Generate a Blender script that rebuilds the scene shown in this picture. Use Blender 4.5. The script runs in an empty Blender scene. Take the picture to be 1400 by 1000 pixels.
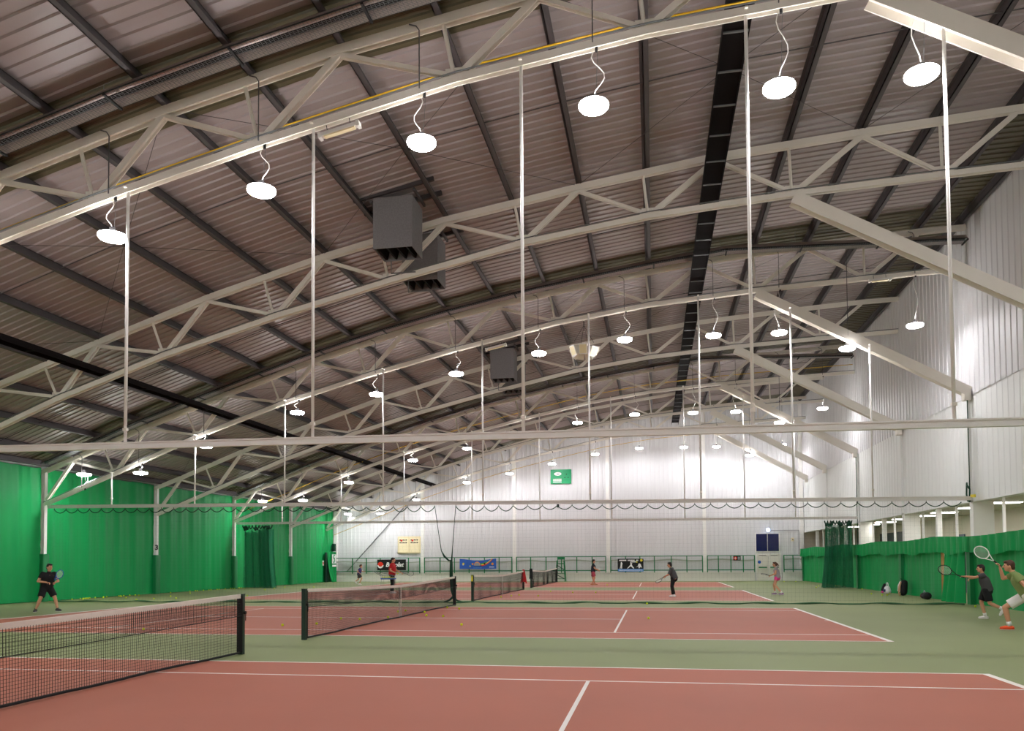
import bpy, bmesh, math, random
from mathutils import Vector, Matrix, Quaternion
random.seed(7)
S = bpy.context.scene
COL = S.collection
PI = math.pi

# ------------------------------------------------------------------ camera
F_PX, CY_PX, YAW, PITCH, ROLL = 1085.0, 726.53, 0.1767, 0.0374, -0.0064
CAM = Vector((7.271, 0.0, 1.636))
fw = Vector((-math.sin(YAW)*math.cos(PITCH), math.cos(YAW)*math.cos(PITCH), math.sin(PITCH)))
r0 = Vector((math.cos(YAW), math.sin(YAW), 0))
u0 = r0.cross(fw)
CR = r0*math.cos(ROLL) + u0*math.sin(ROLL)
CU = u0*math.cos(ROLL) - r0*math.sin(ROLL)
cd = bpy.data.cameras.new('camera')
cam = bpy.data.objects.new('camera', cd)
COL.objects.link(cam)
cd.sensor_fit = 'HORIZONTAL'; cd.sensor_width = 36
cd.lens = F_PX/1400*36
cd.shift_y = (CY_PX-500)/1400
cd.clip_end = 300; cd.clip_start = .05
M3 = Matrix((CR, CU, -fw)).transposed()
cam.matrix_world = Matrix.Translation(CAM) @ M3.to_4x4()
S.camera = cam

# ------------------------------------------------------------------ world, exposure
w = bpy.data.worlds.new('world'); S.world = w; w.use_nodes = True
w.node_tree.nodes['Background'].inputs[0].default_value = (.02, .025, .04, 1)
w.node_tree.nodes['Background'].inputs[1].default_value = .3
S.view_settings.view_transform = 'Standard'; S.view_settings.look = 'None'
S.view_settings.exposure = 0.52; S.view_settings.gamma = 1
S.view_settings.use_curve_mapping = False
LAMP_E = 108.0            # emission of the high-bay diffusers
CORR_E = 14.0             # emission of the gallery fluorescents

def ray(px, py):
    return fw + CR*((px-700)/F_PX) - CU*((py-CY_PX)/F_PX)
def on(px, py, ax, v):           # pixel -> point on a plane that the thing touches
    d = ray(px, py); return CAM + d*((v-CAM[ax])/d[ax])
def gnd(px, py, z=0): return on(px, py, 2, z)

# ------------------------------------------------------------------ materials
def lin(c):
    return tuple(((v/255)/12.92 if v/255 <= .04045 else ((v/255+.055)/1.055)**2.4) for v in c)
MATS = {}
def mat(name, rgb, rough=.6, metal=0, var=0, scale=6, bump=0, bscale=40, emit=0, alpha=1, spec=.4, stretch=None, rgb2=None, trans=0):
    if name in MATS: return MATS[name]
    m = bpy.data.materials.new(name); m.use_nodes = True
    nt = m.node_tree; b = nt.nodes['Principled BSDF']
    c = lin(rgb)
    b.inputs['Base Color'].default_value = (*c, 1)
    b.inputs['Roughness'].default_value = rough
    b.inputs['Metallic'].default_value = metal
    b.inputs['Specular IOR Level'].default_value = spec
    b.inputs['Alpha'].default_value = alpha
    if trans: b.inputs['Transmission Weight'].default_value = trans
    if emit:
        b.inputs['Emission Color'].default_value = (*c, 1); b.inputs['Emission Strength'].default_value = emit
    if var or bump:
        tc = nt.nodes.new('ShaderNodeTexCoord')
        mp = nt.nodes.new('ShaderNodeMapping'); nt.links.new(tc.outputs['Object'], mp.inputs[0])
        if stretch: mp.inputs['Scale'].default_value = stretch
        if var:
            n = nt.nodes.new('ShaderNodeTexNoise'); n.inputs['Scale'].default_value = scale; n.inputs['Detail'].default_value = 5
            nt.links.new(mp.outputs[0], n.inputs['Vector'])
            rp = nt.nodes.new('ShaderNodeMix'); rp.data_type = 'RGBA'
            c2 = lin(rgb2) if rgb2 else tuple(v*(1-var) for v in c)
            c1 = c if rgb2 else tuple(min(1, v*(1+var*.6)) for v in c)
            rp.inputs['A'].default_value = (*c1, 1); rp.inputs['B'].default_value = (*c2, 1)
            nt.links.new(n.outputs['Fac'], rp.inputs['Factor']); nt.links.new(rp.outputs['Result'], b.inputs['Base Color'])
        if bump:
            n2 = nt.nodes.new('ShaderNodeTexNoise'); n2.inputs['Scale'].default_value = bscale
            nt.links.new(mp.outputs[0], n2.inputs['Vector'])
            bp = nt.nodes.new('ShaderNodeBump'); bp.inputs['Strength'].default_value = bump; bp.inputs['Distance'].default_value = .02
            nt.links.new(n2.outputs['Fac'], bp.inputs['Height']); nt.links.new(bp.outputs[0], b.inputs['Normal'])
    MATS[name] = m; return m

M_GREENFLOOR = mat('acrylic green', (130, 139, 93), .62, var=.10, scale=.5, bump=.05, bscale=90, spec=.3)
M_RED = mat('acrylic red', (172, 98, 75), .6, var=.09, scale=.6, bump=.06, bscale=90, spec=.3)
M_LINE = mat('line paint', (236, 230, 224), .6, var=.06, scale=3)
M_ROOF = mat('roof liner', (160, 149, 148), .4, var=.08, scale=1.2, stretch=(.3, 2, 1), spec=.5)
M_ROOFLIGHT = mat('rooflight sheet', (92, 86, 66), .3, var=.2, scale=2, spec=.5)
M_PURLIN = mat('purlin grey', (74, 69, 71), .6, var=.12, scale=2)
M_STEEL = mat('cream steel', (236, 230, 220), .42, var=.05, scale=3)
M_WHITE = mat('white steel', (240, 238, 234), .4, var=.03)
M_WALL = mat('white cladding', (220, 219, 221), .5, var=.04, scale=.8, spec=.5)
M_WALL2 = mat('white cladding lower', (230, 231, 229), .55, var=.03, scale=.8)
M_PLINTH = mat('painted block', (226, 222, 214), .7, var=.06, scale=2, bump=.1, bscale=8)
M_CURT = mat('green curtain', (0, 150, 77), .55, var=.16, scale=.7, stretch=(1, 1, .15), spec=.3)
M_CURTR = mat('green curtain canvas', (0, 148, 76), .6, var=.14, scale=1.5, stretch=(1, 1, .2), spec=.3)
M_PAD = mat('green pad', (12, 122, 66), .5, var=.08)
M_DKGREEN = mat('dark green paint', (8, 44, 32), .4)
M_RAILGREEN = mat('rail green', (16, 120, 70), .45)
M_NETG = mat('dark green netting', (10, 62, 42), .7, var=.15, scale=4)
M_NET = mat('black net', (22, 22, 24), .8)
M_TAPE = mat('net tape', (228, 218, 208), .7, var=.12, scale=8)
M_BLACK = mat('black', (14, 14, 15), .6)
M_DUCT = mat('black tray', (20, 15, 16), .85, var=.1, spec=.15)
M_GREYM = mat('galvanised', (120, 122, 124), .4, metal=.6)
M_CHROME = mat('bright tube', (236, 232, 228), .3, spec=.6)
M_DKGREY = mat('dark conduit', (78, 76, 78), .5)
M_YELLOW = mat('yellow gas pipe', (206, 164, 22), .45)
M_REFL = mat('reflector', (196, 182, 178), .3, metal=.7, var=.1)
M_FOAM = mat('grey acoustic box', (128, 124, 126), .85, var=.35, scale=22)
M_SPK = mat('speaker off white', (240, 236, 228), .4)
M_LAMP = mat('lamp diffuser', (252, 251, 254), .5, emit=LAMP_E)
M_LAMPTOP = mat('added uplight', (252, 250, 250), .4, emit=LAMP_E*.3)  # added emission on the lamp tops, brightens roof and trusses
M_RIM = mat('lit lamp rim', (252, 251, 252), .4, emit=LAMP_E*.42)
M_FLUO = mat('fluorescent', (255, 250, 244), .5, emit=CORR_E)
M_BLUEL = mat('blue beacon', (170, 205, 255), .5, emit=6)
M_BALL = mat('tennis felt', (214, 232, 34), .8, var=.06, scale=60)
M_CREAM = mat('cream board', (232, 216, 174), .5)
M_CREAM2 = mat('cream sheet', (244, 230, 192), .6)
M_NAVYGL = mat('navy glass', (14, 20, 82), .12, spec=.6)
M_CORR = mat('gallery wall', (214, 204, 188), .7, var=.04)
M_CORRC = mat('gallery ceiling', (206, 200, 190), .8)
M_DKWIN = mat('dark green window', (8, 52, 44), .2)
M_BROWN = mat('brown door', (120, 84, 52), .5)
M_BLUEDR = mat('slate blue door', (86, 96, 116), .5)
M_WOOD = mat('orange wood', (176, 122, 48), .55, var=.15, scale=5, stretch=(1, 1, .2))
M_SKIN = mat('skin', (206, 150, 118), .55, var=.05, scale=6)
M_HAIR = mat('dark hair', (34, 24, 20), .6, var=.2, scale=30)
M_HAIRB = mat('brown hair', (78, 48, 30), .6, var=.2, scale=30)
M_TSBLACK = mat('black cloth', (16, 15, 18), .8, var=.2, scale=8)
M_TSRED = mat('red cloth', (182, 24, 30), .8, var=.12, scale=8)
M_TSPURP = mat('purple cloth', (66, 50, 110), .8, var=.12, scale=8)
M_TSGREY = mat('grey cloth', (150, 142, 146), .8, var=.12, scale=8)
M_DGREY = mat('charcoal cloth', (70, 68, 70), .8, var=.15, scale=8)
M_PINK = mat('pink cloth', (236, 66, 150), .75, var=.08, scale=8)
M_WHITEC = mat('white cloth', (232, 228, 224), .8, var=.06, scale=8)
M_OLIVEC = mat('green white cloth', (134, 150, 92), .8, var=.2, scale=5)
M_SHOEW = mat('white shoe', (226, 220, 216), .5)
M_SHOEO = mat('orange shoe', (236, 80, 28), .5)
M_SHOEG = mat('grey shoe', (62, 60, 58), .6)
M_SHOEP = mat('lilac shoe', (150, 116, 150), .6)
M_MOUTH = mat('lip', (150, 74, 66), .6)
M_BLUE = mat('banner blue', (44, 96, 190), .6, var=.1, scale=3)
M_LBLUE = mat('sky blue', (88, 150, 220), .6)
M_REDP = mat('red print', (228, 50, 24), .6)
M_ORP = mat('orange print', (236, 150, 52), .6)
M_YEP = mat('yellow print', (240, 220, 60), .6)
M_GRP = mat('green print', (60, 160, 60), .6)
M_SIGNG = mat('sign green', (22, 152, 96), .45)
M_WHP = mat('white print', (244, 244, 242), .6)
M_GREYP = mat('grey print', (150, 154, 160), .6)
M_DKP = mat('dark print', (70, 60, 46), .7)
M_PURPB = mat('white bag', (226, 224, 226), .5)
M_NAVYB = mat('navy bag', (34, 36, 92), .6)

# ------------------------------------------------------------------ mesh helpers
class MB:
    def __init__(s): s.v = []; s.f = []
    def add(s, vs, fs):
        o = len(s.v); s.v += [tuple(v) for v in vs]; s.f += [tuple(i+o for i in f) for f in fs]
    def box(s, x0, x1, y0, y1, z0, z1):
        s.add([(x0,y0,z0),(x1,y0,z0),(x1,y1,z0),(x0,y1,z0),(x0,y0,z1),(x1,y0,z1),(x1,y1,z1),(x0,y1,z1)],
              [(0,3,2,1),(4,5,6,7),(0,1,5,4),(1,2,6,5),(2,3,7,6),(3,0,4,7)]); return s
    def bar(s, p, q, a, b, up=(0,0,1), oa=0, ob=0):      # a along side, b along up
        p = Vector(p); q = Vector(q); d = (q-p).normalized(); up = Vector(up)
        sd = d.cross(up)
        if sd.length < 1e-4: sd = d.cross(Vector((1,0,0)))
        sd.normalize(); up = sd.cross(d)
        vs = []
        for c in (p, q):
            for i, j in ((-1,-1),(1,-1),(1,1),(-1,1)):
                vs.append(c + sd*(oa+i*a/2) + up*(ob+j*b/2))
        s.add(vs, [(3,2,1,0),(4,5,6,7),(0,1,5,4),(1,2,6,5),(2,3,7,6),(3,0,4,7)]); return s
    def hbeam(s, p, q, h, wd, t=.018, up=(0,0,1)):        # flanges upright, web lying
        s.bar(p, q, t, h, up, oa=-(wd-t)/2); s.bar(p, q, t, h, up, oa=(wd-t)/2); s.bar(p, q, wd-2*t, t, up); return s
    def tube(s, pts, r, n=8, cap=True):
        pts = [Vector(p) for p in pts]; k = len(pts)
        rs = r if isinstance(r, (list, tuple)) else [r]*k
        prev = None; vs = []
        for i, p in enumerate(pts):
            d = (pts[min(i+1,k-1)]-pts[max(i-1,0)]).normalized()
            if prev is None:
                a = d.cross(Vector((0,0,1)) if abs(d.z) < .9 else Vector((1,0,0))).normalized()
            else:
                a = (prev - d*prev.dot(d)).normalized()
            prev = a; b = d.cross(a)
            for j in range(n):
                t = 2*PI*j/n; vs.append(p + (a*math.cos(t)+b*math.sin(t))*rs[i])
        fs = [(i*n+j, i*n+(j+1)%n, (i+1)*n+(j+1)%n, (i+1)*n+j) for i in range(k-1) for j in range(n)]
        if cap: fs += [tuple(range(n-1,-1,-1)), tuple(range((k-1)*n, k*n))]
        s.add(vs, fs); return s
    def lathe(s, prof, c=(0,0,0), n=20):                  # prof: (r, z)
        vs = [(c[0]+r*math.cos(2*PI*j/n), c[1]+r*math.sin(2*PI*j/n), c[2]+z) for r, z in prof for j in range(n)]
        k = len(prof)
        fs = [(i*n+j, i*n+(j+1)%n, (i+1)*n+(j+1)%n, (i+1)*n+j) for i in range(k-1) for j in range(n)]
        fs += [tuple(range(n-1,-1,-1)), tuple(range((k-1)*n, k*n))]
        s.add(vs, fs); return s
    def ell(s, c, rx, ry, rz, n=12, m=8, rot=None):
        c = Vector(c); vs = [Vector((0,0,-1))]
        for i in range(1, m):
            t = -PI/2+PI*i/m
            for j in range(n):
                a = 2*PI*j/n; vs.append(Vector((math.cos(t)*math.cos(a), math.cos(t)*math.sin(a), math.sin(t))))
        vs.append(Vector((0,0,1)))
        out = []
        for v in vs:
            q = Vector((v.x*rx, v.y*ry, v.z*rz))
            if rot: q = rot @ q
            out.append(c+q)
        fs = [(0, 1+(j+1)%n, 1+j) for j in range(n)]
        for i in range(m-2):
            for j in range(n):
                fs.append((1+i*n+j, 1+i*n+(j+1)%n, 1+(i+1)*n+(j+1)%n, 1+(i+1)*n+j))
        e = len(vs)-1; b = 1+(m-2)*n
        fs += [(e, b+j, b+(j+1)%n) for j in range(n)]
        s.add(out, fs); return s
    def cone(s, p, q, r1, r2, n=12, flat=False):           # tapered limb, rounded ends
        p = Vector(p); q = Vector(q); d = (q-p)
        if d.length < 1e-5: return s
        d.normalize(); L = []; R = []
        if not flat:
            for t in (-80, -50, -25): L.append(p + d*r1*math.sin(math.radians(t))); R.append(r1*math.cos(math.radians(t)))
        L += [p, q]; R += [r1, r2]
        if not flat:
            for t in (25, 50, 80): L.append(q + d*r2*math.sin(math.radians(t))); R.append(r2*math.cos(math.radians(t)))
        return s.tube(L, R, n)
    def grid(s, fn, nu, nv):
        vs = [fn(i/nu, j/nv) for j in range(nv+1) for i in range(nu+1)]
        fs = [(j*(nu+1)+i, j*(nu+1)+i+1, (j+1)*(nu+1)+i+1, (j+1)*(nu+1)+i) for j in range(nv) for i in range(nu)]
        s.add(vs, fs); return s
    def poly(s, pts, n, t):                                # thin prism: pts in 3D, thickness along n
        n = Vector(n)*t; k = len(pts); P = [Vector(p) for p in pts]
        s.add(P+[p+n for p in P], [tuple(range(k-1,-1,-1)), tuple(range(k, 2*k))]+[(i,(i+1)%k,k+(i+1)%k,k+i) for i in range(k)]); return s
    def mesh(s, name, m, smooth=False):
        me = bpy.data.meshes.new(name); me.from_pydata(s.v, [], s.f); me.update()
        bm = bmesh.new(); bm.from_mesh(me); bmesh.ops.recalc_face_normals(bm, faces=bm.faces); bm.to_mesh(me); bm.free()
        if m: me.materials.append(m)
        if smooth:
            for p in me.polygons: p.use_smooth = True
        return me
    def build(s, name, m, parent=None, smooth=False, loc=None):
        return link(name, s.mesh(name, m, smooth), parent, loc)
def link(name, me, parent=None, loc=None):
    o = bpy.data.objects.new(name, me); COL.objects.link(o)
    if parent: o.parent = parent
    if loc is not None: o.location = loc
    return o
def tag(o, label=None, cat=None, group=None, kind=None):
    if label: o['label'] = label
    if cat: o['category'] = cat
    if group: o['group'] = group
    if kind: o['kind'] = kind
    return o
def thing(name, label, cat, loc=(0,0,0), rz=0, group=None):
    o = bpy.data.objects.new(name, None); COL.objects.link(o); o.location = loc; o.rotation_euler = (0,0,rz)
    o.empty_display_size = .2
    return tag(o, label, cat, group)
KIDS = {}
def copy_tree(o, parent=None, label=None):
    c = o.copy(); COL.objects.link(c)
    if parent: c.parent = parent
    if label: c['label'] = label
    for ch in list(o.children):
        if ch.users_collection: copy_tree(ch, c)
    return c
def curve_text(txt, size, m, name, parent, mw, shear=0, extr=.004, bold=0):
    cu = bpy.data.curves.new('lettering', 'FONT'); cu.body = txt; cu.size = size; cu.extrude = extr; cu.shear = shear
    cu.align_x = 'CENTER'; cu.align_y = 'CENTER'; cu.offset = bold; cu.resolution_u = 3
    t = bpy.data.objects.new('lettering_tmp', cu); COL.objects.link(t)
    dg = bpy.context.evaluated_depsgraph_get()
    me = bpy.data.meshes.new_from_object(t.evaluated_get(dg)); bpy.data.objects.remove(t); bpy.data.curves.remove(cu)
    me.materials.clear(); me.materials.append(m); me.name = name
    me.transform(mw)
    return link(name, me, parent)
ORD = ['first','second','third','fourth','fifth','sixth','seventh','eighth','ninth','tenth','eleventh','twelfth']

# ------------------------------------------------------------------ dimensions (metres)
XL, XR, YF, YN = -19.0, 18.4, 62.5, -3.01
COURTS = [6.736, 22.166, 37.91, 53.543]
HL, HW, HS, SV = 11.885, 5.485, 4.115, 6.40
TRUSS_Y = [6.5, 14.45, 22.4, 30.3, 38.2, 46.15, 54.1, 60.4]
TX = [-18.9,-17.4,-13.9,-10.14,-6.33,-2.5,1.3,5.25,9.1,12.95,16.78,18.35]
TZ = [5.6,6.12,7.42,8.66,9.86,10.87,11.69,12.32,12.84,13.14,13.38,13.42]
BX = [-18.75,-15.4,-11.55,-7.8,-4.08,-.4,3.65,7.25,11.14,14.97,18.3]
BZ = [4.2,5.45,6.92,8.14,9.14,10.0,10.84,11.33,11.62,11.8,11.93]
def interp(x, xs, zs):
    if x <= xs[0]: i = 0
    elif x >= xs[-1]: i = len(xs)-2
    else: i = max(k for k in range(len(xs)-1) if xs[k] <= x)
    t = (x-xs[i])/(xs[i+1]-xs[i]); return zs[i]+t*(zs[i+1]-zs[i])
tz = lambda x: interp(x, TX, TZ)
bz = lambda x: interp(x, BX, BZ)
ROOF_OFF = .40

# ------------------------------------------------------------------ floor
fl = MB().box(XL-.3, 22.0, YN-.3, YF+.3, -.3, 0).build('floor', M_GREENFLOOR); tag(fl, kind='structure')
for cy in COURTS:
    MB().box(-HL, HL, cy-HW, cy+HW, .0005, .003).build('court_surface', M_RED, fl)
    def ln(x0, x1, y0, y1): MB().box(x0, x1, cy+y0, cy+y1, .003, .005).build('court_line', M_LINE, fl)
    for s in (-1, 1):
        a, b = sorted((s*HW, s*(HW-.05))); ln(-HL, HL, a, b)
        a, b = sorted((s*HS, s*(HS-.05))); ln(-HL+.1, HL-.1, a, b)
        a, b = sorted((s*HL, s*(HL-.1))); ln(a, b, -HW+.05, HW-.05)
        a, b = sorted((s*SV, s*(SV-.05))); ln(a, b, -HS+.05, HS-.05)
        a, b = sorted((s*(HL-.1), s*(HL-.2))); ln(a, b, -.025, .025)
    ln(-SV+.05, SV-.05, -.025, .025)

# ------------------------------------------------------------------ ceiling: backing shell, liner sheets, purlins
xs = [XL-.3] + TX[1:-1] + [XR+.3]
mb = MB()
mb.grid(lambda u, v: (XL-.3+u*(XR-XL+.6), YN-.3+v*(YF-YN+1.2), tz(XL-.3+u*(XR-XL+.6))+ROOF_OFF+.08), 40, 1)
ceil = mb.build('ceiling', M_ROOF); tag(ceil, kind='structure')
PX = [-18.55,-17.4,-15.65,-13.9,-12.02,-10.14,-8.24,-6.33,-4.42,-2.5,-.6,1.3,3.27,5.25,7.17,9.1,11.02,12.95,14.87,16.78,18.15]
SW = .92
NS = 72
def sheet_mesh(x0, x1, m):
    prof = []                      # (y, dz): three ribs projecting down
    for k in range(3):
        c = SW*(k+.5)/3
        prof += [(c-.045, 0), (c-.022, -.035), (c+.022, -.035), (c+.045, 0)]
    prof = [(0.004, 0)] + prof + [(SW-.004, 0)]
    X = [x0] + [x for x in PX if x0 < x < x1] + [x1]
    mbs = MB(); n = len(prof)
    for x in X:
        for y, dz in prof: mbs.v.append((x, y, tz(x)+ROOF_OFF+dz))
    for i in range(len(X)-1):
        for j in range(n-1): mbs.f.append((i*n+j, i*n+j+1, (i+1)*n+j+1, (i+1)*n+j))
    return mbs.mesh('roof_sheet', m)
SPLIT = 16.78
ms = sheet_mesh(XL-.05, SPLIT, M_ROOF); ml = sheet_mesh(XL-.05, SPLIT, M_ROOFLIGHT); me_e = sheet_mesh(SPLIT, XR+.05, M_ROOFLIGHT)
LIGHTROWS = {18, 19, 35, 36, 52, 53, 1, 2, 69, 70}
for k in range(NS):
    y = YN+k*SW
    link('rooflight_sheet' if k in LIGHTROWS else 'roof_sheet', ml if k in LIGHTROWS else ms, ceil, (0, y, 0))
    link('eaves_sheet', me_e, ceil, (0, y, 0))
for x in PX:
    z = tz(x); sl = (tz(x+.1)-tz(x-.1))/.2
    mb = MB(); h = .25
    mb.box(x-.012, x+.012, YN, YF, z+.11, z+.11+h)
    mb.box(x-.012, x+.125, YN, YF, z+.11, z+.128)
    mb.box(x-.085, x+.012, YN, YF, z+.11+h-.018, z+.11+h)
    mb.box(x+.11, x+.125, YN, YF, z+.128, z+.165)
    mb.build('purlin', M_PURLIN, ceil)
TYALL = [YN, 6.5]+TRUSS_Y[1:]
for a, b in zip(TRUSS_Y[:-1], TRUSS_Y[1:]):
    y = (a+b)/2-.05
    MB().tube([(x, y, tz(x)+.19) for x in PX], .014, 6).build('sag_rod', M_PURLIN, ceil)

for a, b in ((14.45, 22.4), (30.3, 38.2), (46.15, 54.1)):
    for x0, x1 in ((-17.4,-10.14), (-10.14,-2.5), (-2.5,5.25), (5.25,12.95), (12.95,18.15)):
        for ya, yb in ((a, b), (b, a)):
            MB().tube([(x0+(x1-x0)*i/6, ya+(yb-ya)*i/6, tz(x0+(x1-x0)*i/6)+.08) for i in range(7)], .007, 5).build('bracing_rod', M_PURLIN, ceil)
# ------------------------------------------------------------------ wall cladding
def clad(width, h, m, ribs, d=.035, ztop=None):
    mbs = MB(); P = [(0.003, 0)]
    for k in range(ribs):
        c = width*(k+.5)/ribs; q = width/ribs
        P += [(c-q*.2, 0), (c-q*.12, d), (c+q*.12, d), (c+q*.2, 0)]
    P.append((width-.003, 0)); n = len(P)
    for j, (x, y) in enumerate(P): mbs.v.append((x, -y, 0))
    for j, (x, y) in enumerate(P): mbs.v.append((x, -y, h if ztop is None else ztop(x)))
    for j in range(n-1): mbs.f.append((j, j+1, n+j+1, n+j))
    return mbs.mesh('wall_sheet', m)
# far end wall
NB = 37; WB = (XR-XL)/NB
mb = MB()
pts = [(XL-.3, -.3)] + [(XR+.3, -.3)] + [(x, tz(x)+ROOF_OFF+.06) for x in [XR+.3]+TX[::-1]+[XL-.3]]
mb.poly([(x, YF+.02, z) for x, z in pts], (0,1,0), .25)
wb = mb.build('wall_back', M_WALL); tag(wb, kind='structure')
for k in range(NB):
    x0 = XL+k*WB
    me = clad(WB, 1, M_WALL, 3, .013, lambda x: tz(x0+x)+ROOF_OFF-.04-.6)
    link('wall_sheet', me, wb, (x0, YF, .6))
for x0, x1 in ((XL, 14.75), (16.75, XR)):
    MB().box(x0, x1, YF-.28, YF+.02, 0, .73).build('plinth', M_PLINTH, wb)
for x in (-18.75, -11.26, -3.66, 3.76, 11.1, 18.2):
    MB().box(x-.13, x+.13, YF-.26, YF+.01, 0, tz(x)+.2).build('column', M_WHITE, wb)
mb = MB().tube([(-17.72, YF-.22, .85), (-11.45, YF-.22, 7.5)], .045, 8); mb.build('wind_brace', M_GREYM, wb)
# right wall: lower and upper cladding above the gallery opening
ZO, ZB = 3.66, 7.38
mb = MB(); mb.box(XR+.02, XR+.3, YN-.3, YF+.3, ZO, 13.95)
wr = mb.build('wall_right', M_WALL2); tag(wr, kind='structure')
NR = 78; WR = (YF-YN)/NR
c_lo = clad(WR, ZB-ZO, M_WALL2, 2, .014); c_up = clad(WR, 13.85-ZB, M_WALL, 2, .024)
for k in range(NR):
    y1 = YF-k*WR
    for me, z in ((c_lo, ZO), (c_up, ZB)):
        o = link('wall_sheet', me, wr, (XR-(.0 if z == ZO else .03), y1, z)); o.rotation_euler = (0, 0, -PI/2)
MB().box(XR-.03, XR+.3, YN, YF, ZO-.05, ZO).build('opening_trim', M_WALL2, wr)
# gallery behind the opening
GX = 21.6
mb = MB(); mb.box(GX, GX+.2, YN-.3, YF+.3, 0, ZO); wg = mb.build('wall_gallery', M_CORR); tag(wg, kind='structure')
mb = MB(); mb.box(XR+.3, GX+.2, YN-.3, YF+.3, ZO-.03, ZO+.15); cg = mb.build('ceiling_gallery', M_CORRC); tag(cg, kind='structure')
mb = MB(); mb.box(XR, GX, YF, YF+.3, 0, ZO); tag(mb.build('wall_gallery_end', M_CORR), kind='structure')
mb = MB(); mb.box(XR, GX, YN-.3, YN, 0, ZO); tag(mb.build('wall_gallery_front', M_CORR), kind='structure')
for y0, y1 in ((47.6, 50.6), (51.0, 54.2)):
    MB().box(GX-.06, GX, y0, y1, .9, 3.2).build('dark_window_pane', M_DKWIN, wg)
for y0, y1, m, z1 in ((32.0, 33.0, M_BROWN, 2.9), (40.2, 41.1, M_BLUEDR, 2.75), (44.2, 45.1, M_BLUEDR, 2.75), (29.3, 30.1, M_BLUEDR, 2.95)):
    d = MB().box(GX-.05, GX, y0, y1, 0, z1).build('door_leaf', m, wg)
    MB().box(GX-.09, GX-.05, y0+.08, y0+.2, 1.0, 1.06).build('handle', M_GREYM, d)
# left wall and wall behind the camera
mb = MB(); mb.box(XL-.3, XL-.02, YN-.3, YF+.3, 0, tz(XL)+ROOF_OFF+.1); tag(mb.build('wall_left', M_WALL2), kind='structure')
mb = MB(); mb.poly([(x, YN-.02, z) for x, z in pts], (0,-1,0), .25); wf = mb.build('wall_front', M_WALL2); tag(wf, kind='structure')

# ------------------------------------------------------------------ roof trusses
def make_truss():
    t = thing('roof_truss', 'x', 'truss')
    def seg(name, p, q, h, wd, m=M_STEEL): MB().hbeam((p[0],0,p[1]), (q[0],0,q[1]), h, wd).build(name, m, t)
    mb = MB()
    for i in range(len(TX)-1): mb.hbeam((TX[i],0,TZ[i]), (TX[i+1],0,TZ[i+1]), .18, .17)
    mb.build('top_chord', M_STEEL, t)
    mb = MB()
    for i in range(len(BX)-1): mb.hbeam((BX[i],0,BZ[i]), (BX[i+1],0,BZ[i+1]), .15, .15)
    mb.build('bottom_chord', M_STEEL, t)
    # first diagonal from the column, then thick up / thin down pairs
    seg('diagonal', (-18.65, 4.4), (TX[1], TZ[1]-.1), .12, .14)
    for i in range(1, len(BX)-1):
        bxp = (BX[i], BZ[i])
        seg('diagonal', (TX[i], TZ[i]-.08), (bxp[0]-.12, bxp[1]+.1), .09, .11)
        if i+1 < len(TX)-0: seg('diagonal', (bxp[0]+.12, bxp[1]+.1), (TX[i+1], TZ[i+1]-.08), .13, .14)
        sl = (bz(BX[i]+.2)-bz(BX[i]-.2))/.4
        xt = BX[i]-sl*1.35
        MB().tube([(BX[i]-.03, 0, BZ[i]+.08), (xt, 0, tz(xt)-.08)], .042, 8).build('tie_tube', M_STEEL, t)
        MB().box(BX[i]-.2, BX[i]+.2, -.012, .012, BZ[i]+.0, BZ[i]+.24).build('gusset_plate', M_STEEL, t)
    s = MB().hbeam((11.14, 0, 11.5), (18.3, 0, 7.5), .34, .3, .025); s.build('strut', M_STEEL, t)
    mb = MB()
    mb.box(18.12, 18.34, -.14, .14, 7.2, 7.62); mb.build('strut_bracket', M_STEEL, t)
    MB().tube([(x, -.1, bz(x)+.1) for x in BX[:]], .016, 6).build('conduit', M_GREYM, t)
    return t
proto = make_truss()
TRUSS_ALL = [-1.35]+TRUSS_Y
for k, y in enumerate(TRUSS_ALL):
    n = len(TRUSS_ALL)-1-k
    lab = 'cream lattice roof truss against the white end wall' if n == 0 else 'cream lattice roof truss with long wall strut, %s from the white end wall' % ORD[n]
    o = proto if k == 0 else copy_tree(proto)
    o.location = (0, y, 0); tag(o, lab, 'truss', 'roof trusses')

# left columns with green pads
def column(y, lab):
    t = thing('steel_column', lab, 'column', (-18.78, y, 0), group='columns along the green curtain wall')
    mb = MB(); mb.bar((0,0,0), (0,0,tz(-18.78)+.05), .018, .17, (0,1,0), oa=-.08); mb.bar((0,0,0), (0,0,tz(-18.78)+.05), .018, .17, (0,1,0), oa=.08)
    mb.box(-.08, .08, -.012, .012, 0, tz(-18.78)+.05); mb.build('shaft', M_WHITE, t)
    mb = MB()
    P = []
    for k in range(16):
        a = 2*PI*k/16; P.append((.165*max(-1, min(1, 1.35*math.cos(a))), .165*max(-1, min(1, 1.35*math.sin(a)))))
    vs = [(x, yy, 0) for x, yy in P]+[(x, yy, 2.0) for x, yy in P]+[(x*.9, yy*.9, 2.06) for x, yy in P]
    mb.add(vs, [(i,(i+1)%16,16+(i+1)%16,16+i) for i in range(16)]+[(16+i,16+(i+1)%16,32+(i+1)%16,32+i) for i in range(16)]+[tuple(range(32,48))])
    mb.build('pad', M_PAD, t, True)
    return t
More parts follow.
